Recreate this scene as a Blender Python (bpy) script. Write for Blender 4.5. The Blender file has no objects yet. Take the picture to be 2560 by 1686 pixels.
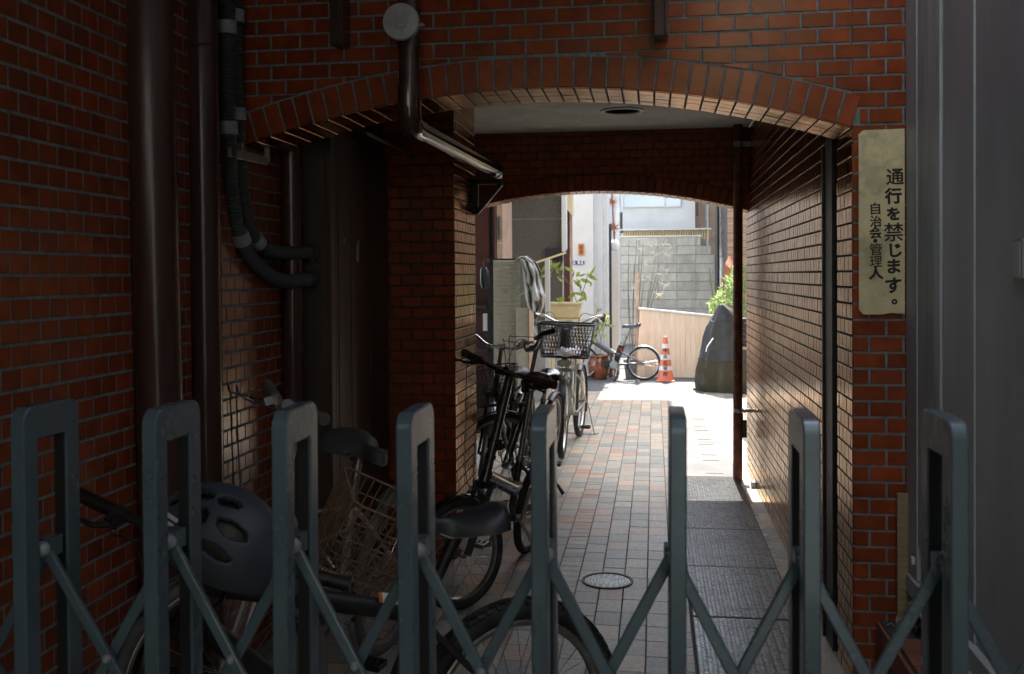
import bpy, bmesh, math, random
from math import sin, cos, pi, radians, sqrt, atan2
from mathutils import Matrix, Vector, Euler, noise
random.seed(7)
rnd = random.Random(11)
sc = bpy.context.scene
COL = sc.collection

# ------------------------------------------------------------------ camera, sky, sun, exposure
CAM_Z = 1.5
FPX = 2460.0                      # focal length in pixels of a 2560 wide picture
YAW, PITCH, ROLL, SHY = radians(8.2155), radians(-.7), radians(-.36), -.04833
cam = bpy.data.cameras.new('camera'); cam_o = bpy.data.objects.new('camera', cam); COL.objects.link(cam_o)
cam.sensor_width = 36; cam.lens = FPX / 2560 * 36; cam.shift_y = SHY; cam.clip_start = .05; cam.clip_end = 400
CAM_R = Matrix.Rotation(YAW, 3, 'Z') @ Matrix.Rotation(pi / 2 + PITCH, 3, 'X') @ Matrix.Rotation(ROLL, 3, 'Z')
cam_o.matrix_world = Matrix.Translation((0, 0, CAM_Z)) @ CAM_R.to_4x4()
cam.dof.use_dof = True; cam.dof.focus_distance = 4.6; cam.dof.aperture_fstop = 7.1
sc.camera = cam_o

SUN_EL = radians(61)
world = bpy.data.worlds.new("World"); sc.world = world; world.use_nodes = True
wn = world.node_tree.nodes; wl = world.node_tree.links
sky = wn.new('ShaderNodeTexSky'); sky.sky_type = 'NISHITA'; sky.sun_disc = False
sky.sun_elevation = SUN_EL; sky.sun_rotation = 0.0; sky.air_density = 1.0; sky.dust_density = 1.5; sky.ozone_density = 1.0
hsv = wn.new('ShaderNodeHueSaturation'); hsv.inputs['Saturation'].default_value = .72; wl.new(sky.outputs[0], hsv.inputs['Color'])   # the camera's white balance is set for the shade
wb_ = wn.new('ShaderNodeMix'); wb_.data_type = 'RGBA'; wb_.blend_type = 'MULTIPLY'; wb_.inputs[0].default_value = 1; wb_.inputs[7].default_value = (1.02, 1.0, .95, 1); wl.new(hsv.outputs[0], wb_.inputs[6])
wl.new(wb_.outputs[2], wn['Background'].inputs[0]); wn['Background'].inputs[1].default_value = .15
sun = bpy.data.lights.new('sun', 'SUN'); sun.energy = 3.0; sun.angle = radians(.55); sun.color = (1.0, .95, .87)
sun_o = bpy.data.objects.new('sun', sun); COL.objects.link(sun_o); sun_o.rotation_euler = (-(pi / 2 - SUN_EL), 0, 0); sun_o.location = (0, 20, 30)
vs = sc.view_settings; vs.view_transform = 'Standard'; vs.look = 'None'; vs.gamma = 1; vs.use_curve_mapping = False
vs.exposure = 2.68
sc.cycles.max_bounces = 10; sc.cycles.diffuse_bounces = 6; sc.cycles.glossy_bounces = 5
sc.cycles.use_denoising = True
sc.cycles.sample_clamp_indirect = 6

# ------------------------------------------------------------------ picture <-> place
def ray(x, y):
    return CAM_R @ Vector(((x - 1280) / FPX, -(y - 843 - SHY * 2560) / FPX, -1))
CAMP = Vector((0, 0, CAM_Z))
def atY(x, y, Y): d = ray(x, y); return CAMP + d * (Y / d.y)
def atX(x, y, X): d = ray(x, y); return CAMP + d * (X / d.x)
def atZ(x, y, Z): d = ray(x, y); return CAMP + d * ((Z - CAM_Z) / d.z)
CAM_RT = CAM_R.transposed()
def proj(p):
    v = CAM_RT @ (Vector(p) - CAMP)
    if v.z > -.05: return None
    return (1280 + FPX * v.x / -v.z, 843 - FPX * v.y / -v.z + SHY * 2560)
def pix_area(quad):
    q = [proj(p) for p in quad]
    if any(t is None for t in q): return 0
    cx = sum(t[0] for t in q) / 4; cy = sum(t[1] for t in q) / 4
    if not (-30 < cx < 2590 and -30 < cy < 1716): return 0
    a = 0
    for i in range(4):
        x0, y0 = q[i]; x1, y1 = q[(i + 1) % 4]; a += x0 * y1 - x1 * y0
    return abs(a) / 2

# ------------------------------------------------------------------ materials
MATS = {}
def mat(name, col, rough=.6, metal=0.0, var=.12, nscale=6.0, col2=None, bump=0.0, bscale=80.0, spec=.5, rvar=.1, coat=0.0, perobj=0.0, ramp=None,
        trans=0.0, stain=None, stain_amt=0.0, stain_scale=3.0, stretch=None, thr=(.5,.7), stretch2=None, stain2=None, stain2_amt=0.0, stain2_scale=2.3):
    """principled material: base colour broken up by noise, optional per-piece tint, stains of their own shape, fine relief"""
    if name in MATS: return MATS[name]
    m = bpy.data.materials.new(name); m.use_nodes = True
    nt = m.node_tree; N = nt.nodes; L = nt.links; b = N['Principled BSDF']
    tc = N.new('ShaderNodeTexCoord'); src = tc.outputs['Object']
    if stretch:
        mp = N.new('ShaderNodeMapping'); L.new(src, mp.inputs[0]); mp.inputs['Scale'].default_value = stretch; src = mp.outputs[0]
    geo = N.new('ShaderNodeNewGeometry'); oi = N.new('ShaderNodeObjectInfo')
    n1 = N.new('ShaderNodeTexNoise'); n1.inputs['Scale'].default_value = nscale; n1.inputs['Detail'].default_value = 6; n1.inputs['Roughness'].default_value = .65
    # shift the pattern from piece to piece
    add = N.new('ShaderNodeVectorMath'); add.operation = 'ADD'; L.new(src, add.inputs[0])
    pr = N.new('ShaderNodeMath'); pr.operation = 'ADD'; L.new(oi.outputs['Random'], pr.inputs[0]); L.new(geo.outputs['Random Per Island'], pr.inputs[1])
    fr = N.new('ShaderNodeMath'); fr.operation = 'FRACT'; L.new(pr.outputs[0], fr.inputs[0])
    sm = N.new('ShaderNodeMath'); sm.operation = 'MULTIPLY'; L.new(fr.outputs[0], sm.inputs[0]); sm.inputs[1].default_value = 37.0
    L.new(sm.outputs[0], add.inputs[1]); L.new(add.outputs[0], n1.inputs['Vector'])
    mix = N.new('ShaderNodeMix'); mix.data_type = 'RGBA'
    c1 = Vector(col); c2 = Vector(col2) if col2 else c1 * (1 - var * 2)
    cc = c1 if col2 else c1 * (1 + var)
    mix.inputs[6].default_value = (*cc, 1); mix.inputs[7].default_value = (*c2, 1)
    mr = N.new('ShaderNodeMapRange'); L.new(n1.outputs[0], mr.inputs[0]); mr.inputs[1].default_value = .35; mr.inputs[2].default_value = .68
    L.new(mr.outputs[0], mix.inputs[0]); out = mix.outputs[2]
    if ramp:
        rp = N.new('ShaderNodeValToRGB'); rp.color_ramp.interpolation = 'CONSTANT'
        el = rp.color_ramp.elements
        while len(el) > 1: el.remove(el[-1])
        el[0].position = 0; el[0].color = (*ramp[0][1], 1)
        for p_, c_ in ramp[1:]:
            e = el.new(p_); e.color = (*c_, 1)
        L.new(fr.outputs[0], rp.inputs[0])
        mm = N.new('ShaderNodeMix'); mm.data_type = 'RGBA'; mm.blend_type = 'MULTIPLY'; mm.inputs[0].default_value = 1
        L.new(rp.outputs[0], mm.inputs[6]); L.new(out, mm.inputs[7]); out = mm.outputs[2]
    if perobj:
        hv = N.new('ShaderNodeHueSaturation'); mv = N.new('ShaderNodeMapRange'); L.new(fr.outputs[0], mv.inputs[0])
        mv.inputs[3].default_value = 1 - perobj; mv.inputs[4].default_value = 1 + perobj
        L.new(mv.outputs[0], hv.inputs['Value']); L.new(out, hv.inputs['Color']); out = hv.outputs[0]
    if stain:
        ns = N.new('ShaderNodeTexNoise'); ns.inputs['Scale'].default_value = stain_scale; ns.inputs['Detail'].default_value = 8; ns.inputs['Roughness'].default_value = .7
        mp2 = N.new('ShaderNodeMapping'); L.new(geo.outputs['Position'], mp2.inputs[0]); mp2.inputs['Scale'].default_value = stretch2 or stretch or (1, 1, 1); L.new(mp2.outputs[0], ns.inputs['Vector'])
        ms = N.new('ShaderNodeMapRange'); L.new(ns.outputs[0], ms.inputs[0]); ms.inputs[1].default_value = thr[0]; ms.inputs[2].default_value = thr[1]; ms.inputs[4].default_value = stain_amt
        mx = N.new('ShaderNodeMix'); mx.data_type = 'RGBA'; L.new(ms.outputs[0], mx.inputs[0]); L.new(out, mx.inputs[6]); mx.inputs[7].default_value = (*stain, 1); out = mx.outputs[2]
    if stain2:
        ns = N.new('ShaderNodeTexNoise'); ns.inputs['Scale'].default_value = stain2_scale; ns.inputs['Detail'].default_value = 9; ns.inputs['Roughness'].default_value = .75; ns.inputs['Distortion'].default_value = .6
        mp3 = N.new('ShaderNodeMapping'); mp3.inputs['Location'].default_value = (3.1, 7.7, 1.9); mp3.inputs['Scale'].default_value = (1, 1, .5); L.new(geo.outputs['Position'], mp3.inputs[0]); L.new(mp3.outputs[0], ns.inputs['Vector'])
        ms = N.new('ShaderNodeMapRange'); L.new(ns.outputs[0], ms.inputs[0]); ms.inputs[1].default_value = .6; ms.inputs[2].default_value = .78; ms.inputs[4].default_value = stain2_amt
        mx = N.new('ShaderNodeMix'); mx.data_type = 'RGBA'; L.new(ms.outputs[0], mx.inputs[0]); L.new(out, mx.inputs[6]); mx.inputs[7].default_value = (*stain2, 1); out = mx.outputs[2]
    L.new(out, b.inputs['Base Color'])
    b.inputs['Metallic'].default_value = metal; b.inputs['Specular IOR Level'].default_value = spec
    if coat: b.inputs['Coat Weight'].default_value = coat; b.inputs['Coat Roughness'].default_value = .12
    if trans: b.inputs['Transmission Weight'].default_value = trans
    rr = N.new('ShaderNodeMapRange'); L.new(n1.outputs[0], rr.inputs[0]); rr.inputs[3].default_value = max(.03, rough - rvar); rr.inputs[4].default_value = min(1, rough + rvar)
    L.new(rr.outputs[0], b.inputs['Roughness'])
    if bump:
        nb = N.new('ShaderNodeTexNoise'); nb.inputs['Scale'].default_value = bscale; nb.inputs['Detail'].default_value = 4; L.new(src if stretch else geo.outputs['Position'], nb.inputs['Vector'])
        bp = N.new('ShaderNodeBump'); bp.inputs['Strength'].default_value = bump; bp.inputs['Distance'].default_value = .004
        L.new(nb.outputs[0], bp.inputs['Height']); L.new(bp.outputs[0], b.inputs['Normal'])
    MATS[name] = m; return m

M_tile = mat('glazed_red_tile', (.275, .057, .020), .2, var=.17, nscale=9, bump=.06, bscale=60, perobj=.17, rvar=.07, spec=.42, stain=(.12, .06, .04), stain_amt=.6, stain_scale=3.2, stretch2=(1, 1, .4), thr=(.48, .74), stain2=(.30, .23, .19), stain2_amt=.07)
M_tile.node_tree.nodes['Principled BSDF'].inputs['Specular Tint'].default_value = (1, .80, .52, 1)
M_tileside = mat('glazed_tile_sheen_copy', (.28, .095, .045), .2, var=.17, nscale=9, bump=.06, bscale=60, perobj=.17, rvar=.07, spec=1.0, stain=(.12, .06, .04), stain_amt=.6, stain_scale=3.2, stretch2=(1, 1, .4), thr=(.48, .74), stain2=(.30, .23, .19), stain2_amt=.07)
M_tileside.node_tree.nodes['Principled BSDF'].inputs['Specular Tint'].default_value = (1, .87, .64, 1)    # same tiles as the front; warm reflected sheen put into tint and metal
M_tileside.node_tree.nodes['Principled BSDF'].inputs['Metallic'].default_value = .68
M_mort = mat('grey_mortar', (.19, .245, .25), .92, var=.2, nscale=30, bump=.5, bscale=200)
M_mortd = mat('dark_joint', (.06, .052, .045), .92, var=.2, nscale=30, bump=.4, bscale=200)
M_paver = mat('floor_paver', (1.2, 1.18, 1.13), .40, var=.13, nscale=60, col2=(.80, .78, .74), bump=.3, bscale=260, perobj=.16, rvar=.12, spec=.65,
              ramp=[(0, (.50, .47, .39)), (.2, (.37, .365, .32)), (.38, (.52, .45, .35)), (.54, (.30, .305, .28)), (.66, (.45, .42, .36)), (.78, (.50, .35, .26)), (.87, (.55, .43, .32)), (.94, (.45, .26, .16))],
              stain=(.20, .18, .15), stain_amt=.3, stain_scale=2.0, thr=(.5, .75))
M_grout = mat('floor_grout', (.21, .205, .19), .95, var=.2, nscale=40, bump=.4, bscale=150)
M_conc = mat('concrete', (.30, .30, .29), .9, var=.15, nscale=4, bump=.3, bscale=120, stain=(.17, .17, .16), stain_amt=.6, stain_scale=1.5)
M_asph = mat('asphalt', (.10, .105, .11), .8, var=.2, nscale=14, bump=.6, bscale=220, stain=(.16, .165, .17), stain_amt=.7, stain_scale=1.1)
M_ceil = mat('ceiling_render', (.37, .385, .36), .95, var=.1, nscale=5, bump=.7, bscale=330)
M_brown = mat('brown_pipe_paint', (.075, .038, .03), .22, var=.16, nscale=7, bump=.08, bscale=90, rvar=.1, stain=(.13, .10, .08), stain_amt=.5, stain_scale=6, stretch=(1, 1, .15))
M_browng = mat('brown_pvc', (.07, .032, .022), .1, var=.12, nscale=9, rvar=.04, spec=.9, stain=(.14, .10, .07), stain_amt=.3, stain_scale=9)
M_conduit = mat('dark_conduit', (.055, .065, .065), .55, var=.15, nscale=20)
M_clamp = mat('grey_plastic', (.30, .34, .36), .5, var=.12, nscale=20)
M_cap = mat('pale_cap', (.52, .54, .52), .55, var=.12, nscale=16, stain=(.25, .26, .25), stain_amt=.5, stain_scale=12)
M_door = mat('dark_brown_steel', (.055, .036, .028), .5, var=.14, nscale=3, bump=.15, bscale=200, stain=(.10, .075, .06), stain_amt=.4, stain_scale=3, stretch=(1, 1, .3))
M_iron = mat('dark_iron', (.035, .034, .033), .5, metal=.3, var=.2, nscale=14, bump=.2, bscale=80)
M_gate = mat('gate_paint', (.105, .155, .182), .26, metal=.2, var=.1, nscale=5, bump=.06, bscale=160, rvar=.08, stain=(.30, .31, .30), stain_amt=.6, stain_scale=110, thr=(.63, .70), stain2=(.10, .075, .055), stain2_amt=.55, stain2_scale=11)
M_gatein = mat('gate_channel', (.012, .013, .014), .7)
M_knob = mat('gate_rivet', (.33, .37, .39), .45, metal=.2, var=.15, nscale=30)
M_sign = mat('aged_yellow_board', (.72, .64, .36), .6, var=.12, nscale=5, stain=(.24, .22, .13), stain_amt=.8, stain_scale=9, thr=(.5, .72), bump=.1)
M_ink = mat('black_paint', (.012, .011, .012), .5)
M_panel = mat('grey_metal_panel', (.40, .44, .47), .45, metal=.08, var=.1, nscale=2.5, rvar=.12, bump=.05, bscale=40, stain=(.33, .30, .23), stain_amt=.45, stain_scale=5, stretch=(1, 1, .25), thr=(.55, .75))
M_jamb = mat('grey_green_jamb', (.46, .52, .52), .55, metal=.1, var=.12, nscale=10, stain=(.15, .15, .14), stain_amt=.6, stain_scale=8, stretch=(1, 1, .12))
M_ply = mat('plywood', (.33, .25, .14), .75, var=.16, nscale=8, stretch=(1, 1, 9), bump=.2)
M_step = mat('terracotta_step', (.27, .10, .06), .7, var=.16, nscale=9, bump=.3, bscale=120, perobj=.1, stain=(.14, .11, .09), stain_amt=.6, stain_scale=7)
M_platebase = mat('gutter_plate_base', (.07, .07, .07), .5, metal=.5, var=.2, nscale=6)
M_plate = mat('tread_steel', (.36, .365, .37), .3, metal=.7, var=.22, nscale=5, rvar=.14, bump=.15, bscale=120, stain=(.16, .15, .14), stain_amt=.6, stain_scale=3)
M_steel = mat('bare_steel', (.55, .55, .54), .28, metal=.95, var=.15, nscale=10)
M_steeld = mat('dull_steel', (.34, .34, .32), .42, metal=.85, var=.2, nscale=14, stain=(.17, .11, .07), stain_amt=.6, stain_scale=12)
M_rust = mat('rusty_wire', (.30, .19, .12), .7, metal=.4, var=.25, nscale=30, stain=(.36, .30, .22), stain_amt=.6, stain_scale=25)
M_drain = mat('drain_cover_steel', (.42, .42, .40), .4, metal=.6, var=.2, nscale=20)
M_black = mat('black_plastic', (.018, .018, .019), .42, var=.2, nscale=20)
M_blackg = mat('black_gloss', (.014, .014, .016), .16, var=.15, nscale=10, coat=.5)
M_rubber = mat('tyre_rubber', (.022, .022, .023), .75, var=.2, nscale=20, stain=(.08, .08, .08), stain_amt=.5, stain_scale=9)
M_greyrub = mat('dusty_rubber', (.13, .13, .125), .8, var=.2, nscale=14, stain=(.2, .2, .18), stain_amt=.5, stain_scale=9)
M_seat = mat('worn_dark_seat', (.055, .058, .056), .6, var=.15, nscale=8, stain=(.10, .10, .095), stain_amt=.5, stain_scale=12)
M_vinyl = mat('black_vinyl', (.028, .032, .036), .38, var=.15, nscale=14, bump=.15, bscale=300)
M_brgrip = mat('brown_grip', (.06, .03, .022), .5, var=.2, nscale=20)
M_blueframe = mat('dark_blue_paint', (.03, .055, .09), .25, var=.12, nscale=8, coat=.4)
M_darkframe = mat('graphite_paint', (.05, .053, .055), .28, metal=.3, var=.15, nscale=8, coat=.4)
M_greyframe = mat('grey_lacquer', (.14, .135, .14), .35, metal=.4, var=.12, nscale=8)
M_silver = mat('silver_paint', (.50, .50, .49), .3, metal=.7, var=.12, nscale=9)
M_helmet = mat('helmet_matt_navy', (.055, .072, .092), .52, var=.1, nscale=5, bump=.04, bscale=200)
M_white = mat('white_plaster', (.60, .585, .56), .9, var=.05, nscale=2, bump=.25, bscale=90, stain=(.47, .45, .41), stain_amt=.4, stain_scale=1.3)
M_white2 = mat('pale_siding', (.58, .60, .61), .75, var=.05, nscale=2, stain=(.48, .48, .48), stain_amt=.35, stain_scale=1.6)
M_stucco = mat('grey_stucco', (.082, .074, .062), .95, var=.14, nscale=40, bump=.9, bscale=260)
M_block = mat('concrete_block', (.41, .405, .37), .92, var=.12, nscale=6, bump=.4, bscale=120, perobj=.09, stain=(.24, .23, .2), stain_amt=.6, stain_scale=2.4, stretch=(1, 1, .35))
M_tarp = mat('pale_orange_board', (.86, .69, .52), .75, var=.08, nscale=5, perobj=.05, stain=(.88, .80, .68), stain_amt=.8, stain_scale=3, stretch=(1, 1, .3))
M_stake = mat('orange_wood', (.60, .36, .22), .8, var=.2, nscale=9)
M_cone = mat('cone_red', (.74, .20, .11), .5, var=.08, nscale=6)
M_conew = mat('cone_band', (.78, .76, .74), .45, var=.06, nscale=9)
M_cover1 = mat('grey_cover_cloth', (.034, .038, .044), .6, var=.12, nscale=9, bump=.12, bscale=160)
M_cover2 = mat('olive_cover_cloth', (.034, .030, .016), .55, var=.14, nscale=9, bump=.12, bscale=160)
M_pot = mat('brown_glaze', (.24, .075, .03), .16, var=.25, nscale=7, coat=.4)
M_leaf = mat('leaf_green', (.19, .28, .035), .5, var=.3, nscale=20, perobj=.25)
M_leaf2 = mat('bamboo_leaf', (.17, .25, .09), .55, var=.3, nscale=20, perobj=.25)
def translucent(m, col, f):
    nt = m.node_tree; b = nt.nodes['Principled BSDF']; out = nt.nodes['Material Output']; t_ = nt.nodes.new('ShaderNodeBsdfTranslucent'); t_.inputs[0].default_value = (*col, 1)
    mx = nt.nodes.new('ShaderNodeMixShader'); mx.inputs[0].default_value = f; nt.links.new(b.outputs[0], mx.inputs[1]); nt.links.new(t_.outputs[0], mx.inputs[2]); nt.links.new(mx.outputs[0], out.inputs[0])
translucent(M_leaf, (.36, .42, .09), .5); translucent(M_leaf2, (.32, .42, .16), .5)
M_terra = mat('faded_red_sheet', (.40, .17, .10), .8, var=.12, nscale=6)
M_stem = mat('plant_stem', (.20, .17, .08), .8, var=.2, nscale=20)
M_dry = mat('dry_reed', (.55, .50, .40), .85, var=.2, nscale=20)
M_dryd = mat('dry_stalk', (.17, .15, .12), .85, var=.2, nscale=20)
M_beige = mat('beige_plastic', (.62, .53, .33), .5, var=.08, nscale=6)
M_reed = mat('reed_blind', (.50, .48, .39), .75, var=.08, nscale=14, perobj=.06)
M_cloth = mat('plastic_sheet', (.42, .41, .38), .35, var=.12, nscale=5, bump=.1, bscale=60)
M_dred = mat('dark_red_lacquer', (.06, .014, .009), .4, var=.14, nscale=4)
M_tan = mat('tan_post', (.42, .29, .21), .6, var=.1, nscale=5)
M_pdoor = mat('maroon_door', (.085, .035, .032), .4, var=.12, nscale=5)
M_wood = mat('brown_siding', (.40, .26, .17), .75, var=.14, nscale=7, perobj=.08, stretch=(.2, 1, 4))
M_rustm = mat('rust_sheet', (.15, .058, .032), .75, metal=.3, var=.25, nscale=14)
M_plate1 = mat('orange_plate', (.55, .17, .03), .4, var=.12, nscale=9)
M_plate2 = mat('blue_enamel', (.025, .06, .17), .3, var=.06, nscale=9)
M_wht = mat('white_print', (.8, .8, .8), .5, var=.03)
M_glass = mat('window_glass', (.5, .6, .66), .12, var=.06, nscale=1, spec=.8)
M_pipeg = mat('grey_pipe', (.50, .53, .52), .5, var=.1, nscale=9)
M_blue = mat('blue_sticker', (.02, .12, .5), .35, var=.05)
M_red = mat('red_reflector', (.6, .02, .01), .2, var=.05)
M_amber = mat('amber_reflector', (.75, .22, .02), .2, var=.05)
M_green = mat('green_plastic', (.03, .25, .16), .45, var=.1)
M_clear = mat('lamp_lens', (.62, .60, .55), .15, var=.15, nscale=30)
M_card = mat('cardboard', (.38, .29, .19), .8, var=.1)
M_rustl = mat('brown_rust', (.34, .13, .07), .75, var=.2, nscale=14)  # lighter brown rust of the star stake
M_brownwall = mat('brown_render', (.16, .11, .08), .9, var=.1, nscale=.8)
M_concl = mat('smooth_pale_concrete', (.10, .10, .10), .8, var=.1, nscale=3, bump=.15, bscale=150)
M_bldg = mat('far_render', (.46, .45, .43), .9, var=.1, nscale=.8, bump=.2)

# ------------------------------------------------------------------ mesh helpers
class MB:
    def __init__(s): s.v = []; s.f = []
    def add(s, vs, fs):
        o = len(s.v); s.v += [tuple(p) for p in vs]; s.f += [tuple(i + o for i in f) for f in fs]; return s
    def box(s, lo, hi, M=None):
        x0, y0, z0 = lo; x1, y1, z1 = hi
        vs = [(x0, y0, z0), (x1, y0, z0), (x1, y1, z0), (x0, y1, z0), (x0, y0, z1), (x1, y0, z1), (x1, y1, z1), (x0, y1, z1)]
        if M is not None: vs = [M @ Vector(p) for p in vs]
        return s.add(vs, [(0, 3, 2, 1), (4, 5, 6, 7), (0, 1, 5, 4), (1, 2, 6, 5), (2, 3, 7, 6), (3, 0, 4, 7)])
    def bar(s, a, b, w, h, up=(0, 0, 1)):
        a = Vector(a); b = Vector(b); d = (b - a); L = d.length; d.normalize(); up = Vector(up)
        sx = d.cross(up)
        if sx.length < 1e-5: sx = d.cross(Vector((1, 0, 0)))
        sx.normalize(); sz = sx.cross(d)
        M = Matrix((( sx.x, d.x, sz.x, a.x), (sx.y, d.y, sz.y, a.y), (sx.z, d.z, sz.z, a.z), (0, 0, 0, 1)))
        return s.box((-w / 2, 0, -h / 2), (w / 2, L, h / 2), M)
    def tube(s, pts, r, n=8, closed=False, cap=True):
        pts = [Vector(p) for p in pts]; k = len(pts)
        rs = r if isinstance(r, (list, tuple)) else [r] * k
        T = []
        for i in range(k):
            a = pts[(i - 1) % k] if (i > 0 or closed) else pts[i]; b = pts[(i + 1) % k] if (i < k - 1 or closed) else pts[i]
            t = b - a; t = t.normalized() if t.length > 1e-9 else Vector((0, 0, 1)); T.append(t)
        ref = Vector((0, 0, 1)) if abs(T[0].z) < .9 else Vector((1, 0, 0))
        u = T[0].cross(ref).normalized(); vs = []
        for i in range(k):
            u = (u - T[i] * u.dot(T[i])); u = u.normalized() if u.length > 1e-6 else T[i].orthogonal().normalized()
            w = T[i].cross(u)
            for j in range(n):
                a = 2 * pi * j / n; vs.append(pts[i] + (u * cos(a) + w * sin(a)) * rs[i])
        fs = []
        for i in range(k if closed else k - 1):
            for j in range(n):
                i2 = (i + 1) % k; fs.append((i * n + j, i * n + (j + 1) % n, i2 * n + (j + 1) % n, i2 * n + j))
        if cap and not closed: fs += [tuple(range(n - 1, -1, -1)), tuple((k - 1) * n + j for j in range(n))]
        return s.add(vs, fs)
    def rings(s, R, cap=True, closed_ring=True):
        n = len(R[0]); vs = [p for r in R for p in r]; fs = []
        for i in range(len(R) - 1):
            for j in range(n if closed_ring else n - 1): fs.append((i * n + j, i * n + (j + 1) % n, (i + 1) * n + (j + 1) % n, (i + 1) * n + j))
        if cap: fs += [tuple(range(n - 1, -1, -1)), tuple((len(R) - 1) * n + j for j in range(n))]
        return s.add(vs, fs)
    def lathe(s, prof, n=24, M=None, cap=True):
        R = []
        for r, z in prof:
            ring = [Vector((r * cos(2 * pi * j / n), r * sin(2 * pi * j / n), z)) for j in range(n)]
            R.append([M @ p for p in ring] if M is not None else ring)
        return s.rings(R, cap)
    def prism(s, poly, f0, f1):
        """poly: list of 2d points; f0,f1 map 2d->3d"""
        n = len(poly); vs = [f0(p) for p in poly] + [f1(p) for p in poly]
        fs = [tuple(range(n - 1, -1, -1)), tuple(range(n, 2 * n))] + [(i, (i + 1) % n, n + (i + 1) % n, n + i) for i in range(n)]
        return s.add(vs, fs)
    def mesh(s, name, m, smooth=35):
        me = bpy.data.meshes.new(name); me.from_pydata([tuple(p) for p in s.v], [], s.f)
        bm = bmesh.new(); bm.from_mesh(me); bmesh.ops.recalc_face_normals(bm, faces=bm.faces); bm.to_mesh(me); bm.free()
        if smooth:
            me.polygons.foreach_set('use_smooth', [True] * len(me.polygons)); me.set_sharp_from_angle(angle=radians(smooth))
        if m: me.materials.append(m)
        me.update(); return me
    def build(s, name, m, parent=None, smooth=35, bevel=0.0, matrix=None):
        o = bpy.data.objects.new(name, s.mesh(name, m, smooth)); COL.objects.link(o)
        if matrix is not None: o.matrix_world = matrix
        if parent is not None: o.parent = parent
        if bevel:
            b = o.modifiers.new('edge', 'BEVEL'); b.width = bevel; b.segments = 2; b.limit_method = 'ANGLE'; b.angle_limit = radians(40)
        return o
def tag(o, label, cat, group=None, kind=None):
    o['label'] = label; o['category'] = cat
    if group: o['group'] = group
    if kind: o['kind'] = kind
    return o
def thing(name, label, cat, loc=(0, 0, 0), rz=0, group=None, M=None):
    o = bpy.data.objects.new(name, None); COL.objects.link(o); o.empty_display_size = .1
    if M is not None: o.matrix_world = M
    else: o.location = loc; o.rotation_euler = (0, 0, rz)
    return tag(o, label, cat, group)
def struct(o): o['kind'] = 'structure'; return o
def link(name, me, parent, M=None):
    o = bpy.data.objects.new(name, me); COL.objects.link(o)
    if parent is not None: o.parent = parent
    if M is not None: o.matrix_local = M
    return o
def text_mesh(name, body, size, m, parent=None, M=None, bold=0.0, ext=.0006, align='CENTER'):
    cu = bpy.data.curves.new(name, 'FONT'); cu.body = body; cu.size = size; cu.align_x = align; cu.align_y = 'CENTER'; cu.offset = bold; cu.extrude = ext; cu.resolution_u = 3
    t = bpy.data.objects.new(name, cu); COL.objects.link(t); bpy.context.view_layer.update()
    dg = bpy.context.evaluated_depsgraph_get(); me = bpy.data.meshes.new_from_object(t.evaluated_get(dg)); me.name = name
    COL.objects.unlink(t); bpy.data.objects.remove(t); me.materials.clear(); me.materials.append(m)
    o = bpy.data.objects.new(name, me); COL.objects.link(o)
    if M is not None: o.matrix_world = M
    if parent is not None: o.parent = parent
    return o

# ------------------------------------------------------------------ tiled surfaces
PIECE = {}
def piece_mesh(w, h, d, m, ch=.0013, name='brick'):
    """a tile: face towards -Y of its own axes, w along X, h along Z, d deep, with a worn chamfer"""
    k = (round(w, 3), round(h, 3), round(d, 3), m.name, name)
    if k in PIECE: return PIECE[k]
    a, b = w / 2, h / 2
    q = lambda x, y, z: [(-x, y, -z), (x, y, -z), (x, y, z), (-x, y, z)]
    vs = q(a, d, b) + q(a, -d * .0 + ch, b) + q(a - ch, 0, b - ch)
    fs = [(8, 9, 10, 11)]
    for i in range(4):
        j = (i + 1) % 4; fs += [(4 + i, 4 + j, 8 + j, 8 + i), (i, j, 4 + j, 4 + i)]
    mb = MB().add(vs, fs); me = mb.mesh(name, m, smooth=0); PIECE[k] = me; return me
def lay(parent, cells, frame, m, depth, name='brick', rest='brickwork', limit=300, jitter=.35, occ=None, gap=(.0045, .0045)):
    """cells: (u, v, w, h) centre and pitch on a plane; frame: 4x4 with columns u, inward normal, v. The largest in the picture become parts."""
    scored = []
    for (u, v, w, h) in cells:
        qd = [frame @ Vector((u + a * w / 2, 0, v + b * h / 2)) for a, b in ((-1, -1), (1, -1), (1, 1), (-1, 1))]
        s = pix_area(qd)
        if occ: s *= occ(proj(frame @ Vector((u, 0, v))), frame @ Vector((u, 0, v)))
        scored.append((s, u, v, w, h))
    scored.sort(key=lambda t: -t[0])
    mb = MB(); nrest = 0
    for i, (s, u, v, w, h) in enumerate(scored):
        r = rnd
        M = frame @ Matrix.Translation((u, r.uniform(-.0007, .0007), v)) @ Euler((radians(r.uniform(-jitter, jitter)), radians(r.uniform(-.25, .25)), radians(r.uniform(-jitter, jitter)))).to_matrix().to_4x4()
        me = piece_mesh(w - gap[0], h - gap[1], depth, m, name=name)
        if i < limit and s > 30: link(name, me, parent, M)
        else:
            mb.add([M @ vv.co for vv in me.vertices], [tuple(p.vertices) for p in me.polygons]); nrest += 1
    if nrest:
        o = mb.build(rest, m, parent, smooth=0); o['kind'] = 'stuff'
    return len(scored)
def frame_of(o, u, n, v): 
    u, n, v = Vector(u), Vector(n), Vector(v)
    return Matrix(((u.x, n.x, v.x, o[0]), (u.y, n.y, v.y, o[1]), (u.z, n.z, v.z, o[2]), (0, 0, 0, 1)))
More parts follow.
